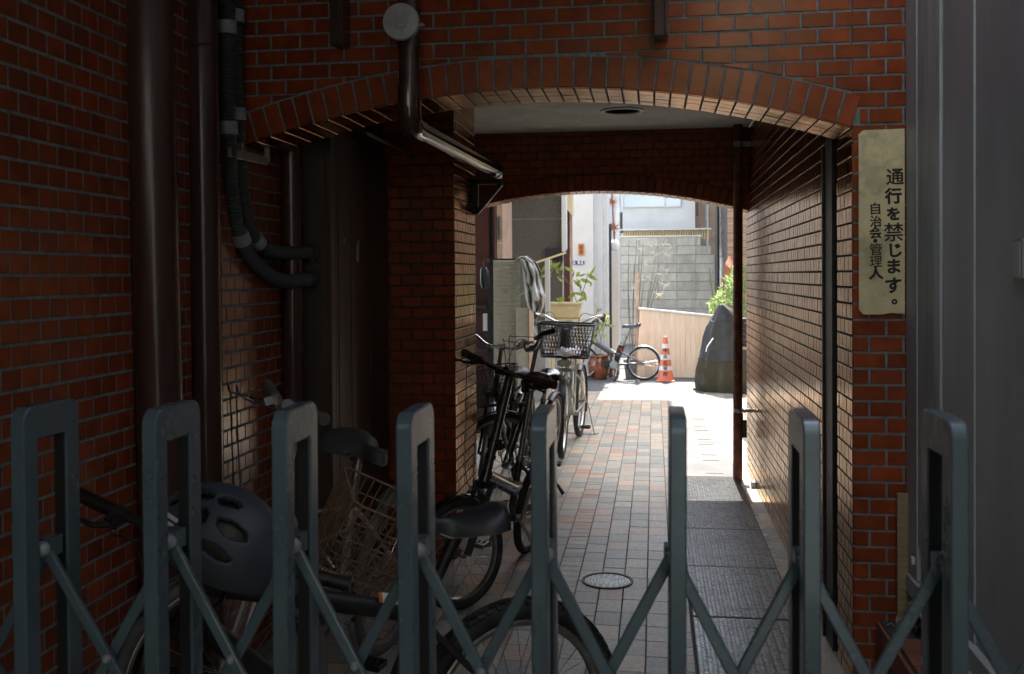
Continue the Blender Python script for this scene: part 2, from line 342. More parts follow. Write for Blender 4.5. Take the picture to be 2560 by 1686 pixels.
def courses(u0, u1, v0, v1, pw, ph, off=0.0, phase=0.0, inside=None, minw=.02):
    """running bond between u0..u1, v0..v1; cut pieces at the ends"""
    out = []; r = int(math.floor(v0 / ph + 1e-6))
    while r * ph < v1 - 1e-4:
        a, b = max(v0, r * ph), min(v1, (r + 1) * ph)
        if b - a > .012:
            st = phase + (off if r % 2 else 0); k = int(math.floor((u0 - st) / pw))
            while st + k * pw < u1 - 1e-4:
                x0, x1 = max(u0, st + k * pw), min(u1, st + (k + 1) * pw)
                if x1 - x0 > minw:
                    c = ((x0 + x1) / 2, (a + b) / 2, x1 - x0, b - a)
                    if inside is None or inside(c): out.append(c)
                k += 1
        r += 1
    return out
XL, XR, YF, PH, PW = -1.58, .70, 3.65, .058, .117
Y2, YE = 7.45, 7.72                     # inner face of the far arch wall, end of the passage
ZC = 2.585                              # ceiling

# ================================================================== THE SETTING
def clip_cell(c, cx, cz, R):
    """cut a cell's rectangle with the tangent of the arch circle; returns polygon in plane coordinates or None"""
    u, v, w, h = c; P = [(u - w / 2, v - h / 2), (u + w / 2, v - h / 2), (u + w / 2, v + h / 2), (u - w / 2, v + h / 2)]
    d = [math.hypot(p[0] - cx, p[1] - cz) - R for p in P]
    if min(d) >= 0: return 'full'
    if max(d) <= .012: return None
    n = (u - cx, v - cz); l = math.hypot(*n); n = (n[0] / l, n[1] / l); s = [(p[0] - cx) * n[0] + (p[1] - cz) * n[1] - R for p in P]
    out = []
    for i in range(4):
        j = (i + 1) % 4
        if s[i] >= 0: out.append(P[i])
        if (s[i] >= 0) != (s[j] >= 0):
            t = s[i] / (s[i] - s[j]); out.append((P[i][0] + (P[j][0] - P[i][0]) * t, P[i][1] + (P[j][1] - P[i][1]) * t))
    return out if len(out) >= 3 else None
def poly_piece(parent, poly, frame, m, gap, depth, name='brick'):
    cx = sum(p[0] for p in poly) / len(poly); cz = sum(p[1] for p in poly) / len(poly)
    def shrink(k):
        r = []
        for p in poly:
            dx, dz = p[0] - cx, p[1] - cz; l = math.hypot(dx, dz); f = max(.2, 1 - k / max(l, 1e-6) * 1.2); r.append((dx * f, dz * f))
        return r
    a, b = shrink(gap / 2), shrink(gap / 2 + .002); n = len(poly)
    vs = [(x, depth, z) for x, z in a] + [(x, .002, z) for x, z in a] + [(x, 0, z) for x, z in b]
    fs = [tuple(range(2 * n, 3 * n))]
    for i in range(n):
        j = (i + 1) % n; fs += [(n + i, n + j, 2 * n + j, 2 * n + i), (i, j, n + j, n + i)]
    return link(name, MB().add(vs, fs).mesh(name, m, 0), parent, frame @ Matrix.Translation((cx, 0, cz)))

def arch_wall(name, label, y0, y1, xl, xr, ztop, xc, zpk, R, leg=None, vous=True, limit=300, mort=None):
    """wall over a segmental arch; y0 its face towards the camera"""
    zc = zpk - R
    za = lambda x: zc + sqrt(R * R - (x - xc) ** 2)
    n = 40; curve = [(xl + (xr - xl) * i / n, za(xl + (xr - xl) * i / n)) for i in range(n + 1)]
    poly = curve + ([(xr, 0), (leg, 0), (leg, ztop)] if leg else [(xr, ztop)]) + [(xl, ztop)]
    yb = y0 + .0035
    w = MB()
    # body in strips over the arch, so that every face is convex
    for i in range(n):
        (xa, a), (xb, b) = curve[i], curve[i + 1]
        a += .003; b += .003
        w.add([(xa, yb, a), (xb, yb, b), (xb, yb, ztop), (xa, yb, ztop), (xa, y1, a), (xb, y1, b), (xb, y1, ztop), (xa, y1, ztop)],
              [(0, 1, 2, 3), (7, 6, 5, 4), (0, 4, 5, 1), (3, 2, 6, 7)])
    if leg: w.box((xr + .0035, yb, 0), (leg, y1, ztop))
    o = w.build(name, mort or M_mort, smooth=0); tag(o, label, 'wall')
    fr = frame_of((0, y0, 0), (1, 0, 0), (0, 1, 0), (0, 0, 1))
    Rv = .117; Ro = R + Rv + .004
    zl = math.floor(za(xr) / PH) * PH
    cells = courses(xl, leg or xr, zl, ztop, PW, PH, PW / 2, XR % PW)
    if leg: cells += courses(xr, leg, 0, zl, PW, PH, PW / 2, XR % PW)
    full = []
    for c in cells:
        if c[0] > xr + .045 or c[1] < za(xr) - .06: full.append(c); continue
        if leg and c[0] + c[2] / 2 > xr + .03 and c[1] < za(xr) + .15:     # beside the last voussoir
            x0_ = max(c[0] - c[2] / 2, xr + .006 + .034 * (c[1] - za(xr)) / .117 + .006); x1_ = c[0] + c[2] / 2
            if x1_ - x0_ > .02: full.append(((x0_ + x1_) / 2, c[1], x1_ - x0_, c[3]))
            continue
        k = clip_cell(c, xc, zc, Ro)
        if k == 'full': full.append(c)
        elif k:
            xs = [p[0] for p in k]; zs = [p[1] for p in k]
            if (max(xs) - min(xs)) > .02 and (max(zs) - min(zs)) > .012: poly_piece(o, k, fr, M_tile, .008, .012)
    lay(o, full, fr, M_tile, .012, limit=limit, gap=(.0085, .0085))
    # voussoirs on end, and the thin tiles of the soffit
    a0, a1 = math.asin((xl - xc) / R), math.asin((xr - xc) / R); nv = int(round((a1 - a0) * R / .0588)); da = (a1 - a0) / nv
    for i in range(nv):
        a = a0 + (i + .5) * da
        rot = Matrix.Rotation(a, 4, 'Y')
        if vous:
            me = piece_mesh(da * R - .0075, Rv - .006, .012, M_tile, name='voussoir')
            M = Matrix.Translation((xc, 0, zc)) @ rot @ Matrix.Translation((0, y0 - .0015 + rnd.uniform(-.0006, .0006), R + Rv / 2)) @ Euler((radians(rnd.uniform(-.4, .4)), 0, radians(rnd.uniform(-.4, .4)))).to_matrix().to_4x4()
            link('voussoir', me, o, M)
    dep = (y1 - y0); rows = 4 if vous else 1; mb = MB(); rw = dep / rows
    for i in range(nv):
        a = a0 + (i + .5) * da
        for k in range(rows):
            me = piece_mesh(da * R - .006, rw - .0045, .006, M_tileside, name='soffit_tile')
            # face towards the centre: local -Y -> -radial, local X -> tangent, local Z -> world Y
            rad = Vector((sin(a), 0, cos(a))); tan = Vector((cos(a), 0, -sin(a)))
            M = frame_of(Vector((xc, y0 + (k + .5) * rw, zc)) + rad * (R - .0035 + rnd.uniform(-.0008, .0008)), tan, rad, (0, 1, 0)) @ Euler((radians(rnd.uniform(-.8, .8)), 0, radians(rnd.uniform(-.8, .8)))).to_matrix().to_4x4()
            if vous: link('soffit_tile', me, o, M)
            else: mb.add([M @ vv.co for vv in me.vertices], [tuple(p.vertices) for p in me.polygons])
    if not vous: b = mb.build('soffit_tiles', M_tile, o, smooth=0); b['kind'] = 'stuff'
    return o, za

# ---- ground
g = MB().box((-40, -30, -.30), (40, 60, -.03)).build('ground', M_conc, smooth=0); struct(g)
fc = MB().box((XL, -4, -.029), (.885, 1.25, -.012)).build('forecourt', M_conc, smooth=0); struct(fc)
fl = MB().box((-6, 1.25, -.029), (6, 12.72, -.005)).build('floor', M_grout, smooth=0); struct(fl)
ro = MB().box((-30, 12.72, -.029), (30, 34, -.004)).build('road', M_asph, smooth=0); struct(ro)
ffr = frame_of((0, 0, 0), (1, 0, 0), (0, 0, -1), (0, 1, 0))
cells = []
CW = .1123; k = -42
while -.039 + k * CW < 5.0:
    x0 = -.039 + k * CW; x1 = x0 + CW; k += 1
    segs = [(x0, x1)]
    if x1 > .152 and x0 < .61: segs = [(x0, min(x1, .151))] if x0 < .13 else []
    narrow = abs(x0 - (-.488)) < .02 or (len(segs) and segs[0][1] - segs[0][0] < .09)
    for s0, s1 in segs:
        if s1 - s0 < .03: continue
        if x0 < -1.6 or x0 > .72: ylo = 7.75
        else: ylo = 1.27
        y = ylo - rnd.uniform(0, .15); L = .083 if narrow else .166
        while y < 12.7:
            a, b = max(y, ylo), min(y + L, 12.71)
            if b - a > .03: cells.append(((s0 + s1) / 2, (a + b) / 2, s1 - s0, b - a))
            y += L
y = 1.27
while y < 12.7:
    cells.append((.655, y + .04, .088, .08)); y += .083
MH = (-.232, 4.82, .125)
cells = [c for c in cells if not (abs(c[0] - MH[0]) < .07 and abs(c[1] - MH[1]) < .07 and False)]
def floor_occ(p, w):
    if p is None: return 0
    if w.x < -.75: return .25
    return 1
lay(fl, cells, ffr, M_paver, .012, name='paver', rest='paving', gap=(.005, .004), occ=floor_occ, jitter=.25)

# ---- walls of the passage
facade, za_front = arch_wall('arch_wall', 'red tiled front wall over the near arch, with voussoirs and a right-hand leg', YF, 3.95, XL, XR, 3.0, -.43, 2.198, 3.655, leg=.96)
# cheek of the right-hand leg
fr = frame_of((XR, 0, 0), (0, -1, 0), (1, 0, 0), (0, 0, 1))
ck = courses(-3.95, -3.65, 0, 2.02, .073, PH, .0365, -3.65)
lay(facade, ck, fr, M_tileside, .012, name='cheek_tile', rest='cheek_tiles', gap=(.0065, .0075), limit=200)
farw, za_far = arch_wall('far_arch_wall', 'dim red tiled wall over the far arch at the end of the passage', Y2, YE, XL, XR, ZC + .1, -.45, 2.137, 4.0, vous=True, limit=240, mort=M_mortd)

lw = MB().box((XL - .25, -2.27, 0), (XL - .002, YE, 3.3)).build('left_wall', M_mort, smooth=0); tag(lw, 'long red tiled side wall behind the two big brown pipes', 'wall')
fr = frame_of((XL, 0, 0), (0, 1, 0), (-1, 0, 0), (0, 0, 1))
def lw_occ(p, w): return 1 if p and w.y < 3.7 else .3
lay(lw, courses(1.0, 4.13, 0, 3.25, .080, PH, .04, 0), fr, M_tile, .012, gap=(.0065, .0085), occ=lw_occ)

rw_ = MB().box((XR + .0025, 4.10, 0), (XR + .3, YE, ZC)).build('right_wall', M_mortd, smooth=0); tag(rw_, 'glossy tiled wall along the right side of the passage, reflecting the courtyard', 'wall')
fr = frame_of((XR, 0, 0), (0, -1, 0), (1, 0, 0), (0, 0, 1))
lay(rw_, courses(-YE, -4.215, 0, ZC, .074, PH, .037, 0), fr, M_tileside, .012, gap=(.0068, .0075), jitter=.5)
ds = MB().box((XR - .004, 4.03, .0), (XR + .06, 4.21, za_front(XR) + .02)).box((XR - .014, 4.195, 0), (XR - .0045, 4.21, 2.02)).build('joint_strip', M_iron, smooth=0)
tag(ds, 'dark upright metal strip in the joint of the right passage wall', 'strip')

pl = MB().box((XL + .001, 5.0975, 0), (-1.0435, 5.7015, ZC)).build('brick_pillar', M_mortd, smooth=0); tag(pl, 'square red tiled pillar on the left behind the dark steel door', 'pillar')
fr = frame_of((0, 5.094, 0), (1, 0, 0), (0, 1, 0), (0, 0, 1))
lay(pl, courses(-1.43, -1.04, 0, ZC, PW, PH, PW / 2, -1.04), fr, M_tile, .012, gap=(.008, .008), limit=150)
fr = frame_of((-1.04, 0, 0), (0, 1, 0), (-1, 0, 0), (0, 0, 1))
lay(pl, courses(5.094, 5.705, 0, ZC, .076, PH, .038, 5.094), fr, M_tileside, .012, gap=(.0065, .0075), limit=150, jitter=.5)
inw = MB().box((XL - .002, 5.71, 0), (XL + .02, 7.44, ZC)).build('recess_wall', M_dred, smooth=0); tag(inw, 'plain dark wall of the recess behind the tiled pillar', 'wall')

# ---- ceiling with a round recess for the downlight
DL = atZ(1555, 277, ZC); DX, DY, DR = DL.x, DL.y, .12
ce = MB(); x0, x1, y0, y1 = XL, XR, 3.95, Y2; S = .3
ce.box((x0, y0, ZC), (DX - S, y1, ZC + .1)); ce.box((DX + S, y0, ZC), (x1, y1, ZC + .1)); ce.box((DX - S, y0, ZC), (DX + S, DY - S, ZC + .1)); ce.box((DX - S, DY + S, ZC), (DX + S, y1, ZC + .1))
N = 32; A = []; B = []
for i in range(N):
    t = 2 * pi * i / N; c, s_ = cos(t), sin(t); q = S / max(abs(c), abs(s_)); A.append((DX + c * DR, DY + s_ * DR, ZC)); B.append((DX + c * q, DY + s_ * q, ZC))
ce.rings([B, A, [(p[0], p[1], ZC + .095) for p in A]], cap=False)
ce.add([(DX - S, DY - S, ZC + .1), (DX + S, DY - S, ZC + .1), (DX + S, DY + S, ZC + .1), (DX - S, DY + S, ZC + .1)], [(0, 1, 2, 3)])
ce = ce.build('ceiling', M_ceil, smooth=0); struct(ce)
dl = thing('downlight', 'round recessed ceiling light with a pale rim, switched off', 'ceiling light', (DX, DY, ZC))
MB().lathe([(DR + .024, -.001), (DR + .022, -.009), (DR + .004, -.011), (DR - .004, -.004), (DR - .006, .05)], 40, cap=False).build('rim', M_cap, dl)
MB().lathe([(DR - .007, .0), (DR - .012, .07), (.05, .085), (.0, .086)], 32, cap=False).build('reflector', M_black, dl)

# ---- the building over and round the passage
ab = thing('apartment_building', 'upper mass of the tiled building over the passage', 'building')
MB().box((XL - .25, 3.96, ZC + .11), (5, YE - .005, 9)).build('upper_storeys', M_white, ab, 0)  # unseen back wall, whitened to bounce sun into the courtyard
MB().box((XR + .31, 3.96, 0), (5, YE - .006, ZC + .108)).build('right_wing', M_bldg, ab, 0)
MB().box((-7, -2.28, 0), (XL - .252, YE - .004, 9)).build('left_wing', M_bldg, ab, 0)
MB().box((XL - .24, 3.66, 3.01), (5, 3.955, 9)).build('parapet', M_tile, ab, 0)
# canopy over the left of the forecourt
cp = thing('canopy', 'brown steel canopy over the forecourt held by two upright arms', 'canopy')
MB().box((XL, -1.85, 3.02), (.29, 3.64, 3.09)).build('roof_sheet', M_door, cp, 0)
for px in (845, 1653):
    p = atY(px, 60, 3.57)
    zb = atY(px, 113 if px < 1000 else 93, 3.57).z
    m_ = MB(); m_.box((p.x - .025, 3.545, zb), (p.x + .025, 3.645, 3.02)); m_.box((p.x + .012, 3.53, zb + .004), (p.x + .018, 3.648, 3.02))
    m_.build('arm', M_brown, cp, 0, bevel=.002)
pr = thing('shade_roof', 'low unseen roof added to shade the left of the lane', 'roof')
MB().box((-4, YE + .03, 2.78), (-1.0, 11.55, 2.86)).build('sheet', M_door, pr, 0)  # out of view, added to deepen the shade along the left side
# unseen building behind the viewer, drawn close to hold back skylight
bb = thing('street_building', 'plain rendered building behind the viewer, drawn close to limit skylight', 'building')
MB().box((-16, -9, 0), (16, -2.3, 9)).build('front', M_bldg, bb, 0)

# ================================================================== PIPES, CABINET, SIGN, DOOR
def bend(pts, r=.05, n=5):
    """round the corners of a polyline"""
    pts = [Vector(p) for p in pts]; out = [pts[0]]
    for i in range(1, len(pts) - 1):
        a, b, c = pts[i - 1], pts[i], pts[i + 1]; d0 = (a - b); d1 = (c - b); k = min(r, d0.length * .49, d1.length * .49)
        p, q = b + d0.normalized() * k, b + d1.normalized() * k
        for j in range(n + 1):
            t = j / n; out.append(p * (1 - t) ** 2 + b * 2 * t * (1 - t) + q * t * t)
    return out + [pts[-1]]
def smooth_path(pts, n=8):
    """Catmull-Rom through the points"""
    P = [Vector(p) for p in pts]; P = [P[0] * 2 - P[1]] + P + [P[-1] * 2 - P[-2]]; out = []
    for i in range(1, len(P) - 2):
        p0, p1, p2, p3 = P[i - 1:i + 3]
        for j in range(n):
            t = j / n; out.append(.5 * ((2 * p1) + (p2 - p0) * t + (2 * p0 - 5 * p1 + 4 * p2 - p3) * t * t + (3 * p1 - p0 - 3 * p2 + p3) * t ** 3))
    return out + [P[-2]]

# two soil pipes
t = thing('soil_pipe', 'thicker of the two big brown upright pipes, nearest the street', 'pipe', group='big brown upright pipes')
a = atY(371, 0, 2.86); b = atY(404, 1270, 2.86); d = (b - a) / (b.z - a.z)
top = a + d * (3.3 - a.z); bot = a + d * (0 - a.z)
MB().tube([bot, top], .0725, 28).build('pipe', M_brown, t)
m_ = MB()
for z in (.55, 2.75):
    c = a + d * (z - a.z); MB().tube([c - d * .018 * 1, c + d * .018], .0765, 28).build('band', M_brown, t)

t = thing('soil_pipe', 'slimmer big brown upright pipe with a wire strap, beside the conduits', 'pipe', group='big brown upright pipes')
a = atY(501, 0, 3.25); b = atY(519, 1230, 3.25); d = (b - a) / (b.z - a.z); top = a + d * (3.3 - a.z); bot = a + d * (.3 - a.z)
MB().tube([a + d * (0 - a.z), top], .0565, 26).build('pipe', M_brown, t)
z = atY(515, 112, 3.2).z; c = a + d * (z - a.z)
ring = [c + Vector((cos(q) * .061, sin(q) * .061, .004 * cos(q))) for q in [2 * pi * i / 24 for i in range(24)]]
MB().tube(ring, .0045, 6, closed=True).tube([c + Vector((-.06, 0, 0)), c + Vector((-.12, .06, 0))], .0045, 6).build('strap', M_brown, t)
t = thing('slim_pipe', 'slim dark upright pipe in front of the steel meter cabinet', 'pipe')
a = atY(728, 400, 4.03); b = atY(735, 1000, 4.03)
MB().tube([(a.x, 4.03, 0), (a.x, 4.03, ZC)], .044, 22).build('pipe', M_brown, t)
MB().tube([(a.x, 4.03, 1.18), (a.x, 4.03, 1.22)], .048, 22).box((XL, 4.02, 1.19), (a.x, 4.04, 1.21)).build('bracket', M_brown, t)

# corrugated conduits
def conduit(name, label, pts, r, rings, ends):
    t = thing(name, label, 'conduit', group='corrugated conduits running into the cabinet')
    path = smooth_path(pts, 14); L = [0]
    for i in range(1, len(path)): L.append(L[-1] + (path[i] - path[i - 1]).length)
    step = .0058; tot = L[-1]; n = int(tot / step); fine = []; rr = []; j = 0
    for i in range(n + 1):
        s = tot * i / n
        while j < len(L) - 2 and L[j + 1] < s: j += 1
        f = (s - L[j]) / max(1e-9, L[j + 1] - L[j]); fine.append(path[j].lerp(path[j + 1], f)); rr.append(r * (1.0 if i % 2 else .875))
    MB().tube(fine, rr, 18).build('hose', M_conduit, t, smooth=0 or 60)
    for (x, y, Y) in rings:
        p = atY(x, y, Y); k = min(range(len(fine)), key=lambda i: (fine[i] - p).length)
        c0, c1 = fine[max(0, k - 4)], fine[min(len(fine) - 1, k + 4)]
        MB().tube([c0, c1], r * 1.13, 20).bar((c0 + c1) / 2, (c0 + c1) / 2 + Vector((-r * 1.5, .01, -.004)), .012, .014).build('clamp', M_clamp, t)
    c = fine[-1]; e = (fine[-1] - fine[-6]).normalized()
    mb = MB().tube([c - e * .012, c + e * .012], r * 1.22, 20)
    for i in range(16):
        q = 2 * pi * i / 16; o_ = e.orthogonal().normalized(); w = e.cross(o_)
        mb.tube([c - e * .02 + (o_ * cos(q) + w * sin(q)) * r * 1.12, c - e * .008 + (o_ * cos(q) + w * sin(q)) * r * 1.12], .004, 5)
    mb.build('gland', M_conduit, t)
conduit('conduit', 'thicker black corrugated conduit, entering the cabinet lower down',
        [atY(566, -150, 3.44), atY(568, 60, 3.45), atY(570, 300, 3.46), atY(578, 480, 3.5), atY(604, 600, 3.58), atY(645, 668, 3.72), atY(705, 702, 3.9), atY(775, 700, 4.085)], .031,
        [(567, 71, 3.45), (570, 318, 3.46), (600, 594, 3.58)], None)
conduit('conduit', 'thinner black corrugated conduit, entering the cabinet higher up',
        [atY(588, -150, 3.53), atY(590, 60, 3.54), atY(593, 280, 3.55), atY(603, 450, 3.6), atY(628, 580, 3.68), atY(672, 625, 3.82), atY(730, 633, 3.98), atY(780, 632, 4.085)], .0285,
        [(590, 41, 3.54), (593, 285, 3.55), (643, 612, 3.72)], None)

# meter cabinet with door and visor
XC = -1.40
t = thing('meter_cabinet', 'tall dark brown steel cabinet against the left wall, with a narrow door', 'cabinet')
MB().box((XL + .001, 4.12, 0.02), (XC - .012, 5.09, 2.26)).build('case', M_door, t, 0, bevel=.003)
dpart = MB().box((XC - .011, 4.2, .06), (XC + .006, 4.73, 2.14)).build('door', M_door, t, 0, bevel=.002)
MB().box((XC + .0065, 4.235, .12), (XC + .009, 4.30, 1.9)).box((XC + .0065, 4.42, .12), (XC + .008, 4.49, 1.9)).build('stiffener', M_door, dpart, 0)
p = atX(892, 632, XC + .006)
MB().box((XC + .0065, p.y - .016, p.z - .045), (XC + .014, p.y + .016, p.z + .045)).build('handle', M_steeld, dpart, 0, bevel=.002)
for px, py in ((857, 602), (893, 605)):
    p = atX(px, py, XC + .006); MB().tube([(XC + .0065, p.y, p.z), (XC + .013, p.y, p.z)], .011, 14).build('lock', M_steeld, dpart)
MB().box((XC - .011, 4.75, .06), (XC + .004, 5.07, 2.14)).build('fixed_panel', M_door, t, 0, bevel=.002)
MB().box((XC - .011, 4.12, .02), (XC + .012, 4.18, 2.22)).build('frame', M_door, t, 0, bevel=.002)
vz = 2.17
MB().add([(XC + .002, 4.14, vz + .03), (XC + .002, 5.05, vz + .03), (XC + .17, 5.05, vz - .04), (XC + .17, 4.14, vz - .04), (XC + .002, 4.14, vz + .012), (XC + .002, 5.05, vz + .012), (XC + .17, 5.05, vz - .056), (XC + .17, 4.14, vz - .056)],
         [(0, 1, 2, 3), (7, 6, 5, 4), (0, 3, 7, 4), (1, 5, 6, 2), (3, 2, 6, 7), (0, 4, 5, 1)]).build('visor', M_brown, t, 0, bevel=.002)
# little rail at the wall under the arch
t = thing('wall_rail', 'short grey rail with a rounded end plate on the left wall under the arch', 'rail')
a = atX(608, 388, XL + .05); b = atX(680, 403, XL + .06)
MB().bar((XL + .035, a.y - .1, a.z), (XL + .035, b.y, b.z), .012, .035).bar((XL + .01, a.y, a.z + .03), (XL + .05, a.y, a.z + .03), .012, .03).build('bar', M_steeld, t, 0, bevel=.002)
arc = [Vector((XL + .035, b.y + .012 * cos(q), b.z + .04 + .045 * sin(q))) for q in [-1.4 + 2.8 * i / 10 for i in range(11)]]
MB().tube(arc, .012, 8).build('end_plate', M_clamp, t)

# drain pipe with pale cap, elbow and the long run to its bracket
t = thing('drain_pipe', 'dark brown drain pipe with a round pale cap, bending back under the arch', 'pipe')
c = atY(1018, 60, 3.53); px = atY(1020, 200, 3.57)
MB().tube([(px.x, 3.585, 3.01), (px.x, 3.585, 2.45), (px.x, 3.585, 2.2)], .038, 22).build('upright', M_browng, t)
mb = MB().tube([(px.x, 3.585, c.z + .075), (px.x, 3.585, c.z - .075)], .0435, 24).tube([(px.x, 3.585, c.z), (px.x, 3.5, c.z)], .0435, 24)
mb.build('tee', M_browng, t)
Mx = Matrix.Translation((px.x - .006, 3.492, c.z)) @ Matrix.Rotation(pi / 2, 4, 'X')
MB().lathe([(.0, .018), (.026, .018), (.028, .006), (.052, .007), (.066, .003), (.067, -.02), (.05, -.022)], 36, Mx).build('cap', M_cap, t)
MB().box((px.x + .058, 3.49, c.z - .02), (px.x + .082, 3.505, c.z - .012)).tube([(px.x + .055, 3.5, c.z - .024), (px.x + .075, 3.5, c.z - .008)], .006, 8).build('cap_screw', M_clamp, t)
end = Vector((-.905, 5.66, 2.105)); zrun = 2.062
el = bend([(px.x, 3.585, 2.21), (px.x, 3.585, zrun), (px.x - .002, 3.74, zrun + .002)], .085, 8)
MB().tube(el, .0435, 24).build('elbow', M_browng, t)
run = [Vector((px.x, 3.72, zrun + .002)), end]
MB().tube(run, .0385, 24).build('run', M_browng, t)
e2 = end + Vector((0, .03, 0))
MB().tube([end + (run[0] - end).normalized() * .045, e2], .043, 24).build('end_socket', M_browng, t)
t = thing('pipe_bracket', 'dark triangular steel bracket on the pillar holding up the drain pipe', 'bracket')
yb = 5.6; zt = end.z - .047
mb = MB().bar((-1.04, yb, zt - .016), (-.862, yb, zt - .016), .035, .03).bar((-1.02, yb, zt), (-1.02, yb, zt - .205), .035, .038, up=(1, 0, 0)).bar((-1.01, yb, zt - .195), (-.868, yb, zt - .03), .035, .026)
mb.build('arms', M_iron, t, 0, bevel=.002)
arc = [Vector((end.x + .048 * cos(q), yb, end.z + .048 * sin(q))) for q in [pi * i / 14 for i in range(15)]]
MB().tube([(end.x + .048, yb, zt - .03)] + arc + [(end.x - .048, yb, zt - .03)], .0045, 7).build('u_bolt', M_iron, t)

# post inside the far wall with strap and padlock
t = thing('rusty_post', 'rust brown steel post standing by the right wall near the way out', 'post')
PX, PY = .598, 7.33
MB().tube([(PX, PY, 0), (PX + .012, PY, ZC)], .034, 24).build('pole', M_rustm, t)
zt = atY(1846, 361, PY).z
MB().tube([(PX + .011, PY, zt - .02), (PX + .011, PY, zt + .02)], .0375, 24).box((PX + .035, PY - .012, zt - .017), (XR, PY + .012, zt + .017)).build('strap', M_steeld, t, bevel=.0015)
zl = atY(1840, 1026, PY).z
MB().tube([(PX + .004, PY, zl - .013), (PX + .004, PY, zl + .013)], .037, 24).box((PX + .03, PY - .02, zl - .013), (XR, PY - .008, zl + .013)).build('hasp', M_steel, t, bevel=.0015)
t = thing('padlock', 'long dark padlock hanging from the hasp of the rust brown post', 'padlock')
q = atY(1861, 1050, PY - .03)
MB().box((q.x - .017, PY - .045, q.z - .13), (q.x + .017, PY - .012, q.z + .0)).build('body', M_black, t, 0, bevel=.006)
MB().tube(bend([(q.x - .011, PY - .028, q.z - .01), (q.x - .011, PY - .028, q.z + .05), (q.x + .011, PY - .028, q.z + .05), (q.x + .011, PY - .028, q.z - .01)], .011, 4), .0035, 8).build('shackle', M_steel, t)
tag(MB().box((.668, 7.03, .002), (.698, 7.09, .045)).build('stop_block', M_clamp, None, 0, bevel=.004), 'little grey block on the floor at the foot of the right wall', 'block')

# the yellow notice board
t = thing('notice_board', 'weathered yellow board with black brush lettering beside the arch', 'sign')
a = atY(2146, 323, 3.635); b = atY(2262, 787, 3.635); x0, x1, z0, z1 = a.x, b.x, b.z, a.z - .003
ch = .016
poly = [(x0, z0 + ch * 1.1), (x0 + ch, z0), (x0 + .075, z0), (x0 + .11, z0 + .006), (x1, z0 + .002), (x1, z1), (x0 + ch, z1 - .002), (x0, z1 - ch)]
MB().prism(poly, lambda p: (p[0], 3.632, p[1]), lambda p: (p[0], 3.641, p[1])).build('board', M_sign, t, 0, bevel=.0012)
def glyph(chs, col):
    for ch_, x, y, s in chs:
        p = atY(x, y, 3.631)
        M = Matrix.Translation((p.x, 3.6316, p.z)) @ Matrix.Rotation(radians(90), 4, 'X') @ Matrix.Rotation(radians(rnd.uniform(1, 4)), 4, 'Z')
        text_mesh('lettering', ch_, s, M_ink, t, M, bold=(.0022 if ch_ in 'をじます。・人行' else .0012 if ch_ in '通会' else .0008 if ch_ in '自治禁' else .0006), ext=.0004)
S1 = .3016; k = lambda x, y: (2130 + x * .332, 300 + y * .3319)
for ch_, x, y, s in (('通', 325, 437, .062), ('行', 313, 582, .058), ('を', 314, 716, .050), ('禁', 315, 857, .070), ('じ', 322, 990, .055), ('ま', 313, 1112, .057), ('す', 312, 1256, .060), ('。', 356, 1345, .054),
                     ('自', 176, 676, .045), ('治', 180, 772, .042), ('会', 178, 857, .044), ('・', 176, 920, .050), ('管', 181, 984, .046), ('理', 181, 1074, .044), ('人', 181, 1160, .048)):
    X_, Y_ = k(x, y); glyph([(ch_, X_, Y_, s)], 0)

# grey door and frame on the right, parallel to the passage
XD = .885
t = thing('metal_door', 'big grey metal door and frame along the right edge of the forecourt', 'door')
zb = .40
MB().box((XD + .012, -2.28, zb + .05), (XD + .05, 2.93, 3.4)).build('leaf', M_panel, t, 0, bevel=.001)
MB().box((XD + .006, 2.93, zb), (XD + .05, 3.22, 3.4)).build('post', M_panel, t, 0, bevel=.001)
MB().box((XD, 3.24, zb + .17), (XD + .05, 3.5, 3.4)).build('jamb', M_jamb, t, 0, bevel=.002)
MB().box((XD - .004, 3.5, zb + .05), (XD + .06, 3.64, 3.4)).build('outer_jamb', M_panel, t, 0, bevel=.003)
MB().box((XD - .012, .6, zb - .02), (XD + .05, 3.64, zb + .045)).box((XD - .03, .6, zb - .03), (XD + .03, 3.5, zb - .021)).build('sill', M_jamb, t, 0, bevel=.003)
p = atX(2540, 648, XD)
MB().box((XD - .002, p.y - .045, p.z - .05), (XD + .0115, p.y + .02, p.z + .05)).build('pull_frame', M_steeld, t, 0, bevel=.004)
MB().box((XD - .004, p.y - .036, p.z - .042), (XD - .0015, p.y + .011, p.z + .042)).build('pull_recess', M_panel, t, 0, bevel=.002)
MB().box((XD + .052, -2.28, 0), (5, 3.64, 3.42)).build('side_wall', M_bldg, t, 0)
tag(MB().box((XD - .016, 3.52, zb + .1), (XD - .004, 3.545, zb + .125)).build('door_stop', M_cap, None, 0, bevel=.003), 'tiny pale stud at the foot of the grey door frame', 'stud')
tag(MB().box((.845, 3.615, .20), (.905, 3.627, atY(2240, 1233, 3.62).z)).build('plywood_strip', M_ply, None, 0, bevel=.001), 'narrow plywood strip standing between tiles and grey door frame', 'board')
t = thing('stone_offcut', 'dark stone slab tilted against the foot of the plywood strip', 'slab', (.93, 3.35, .29))
MB().box((-.04, -.12, 0), (-.005, .14, .07)).build('slab', M_conc, t, 0, bevel=.004)
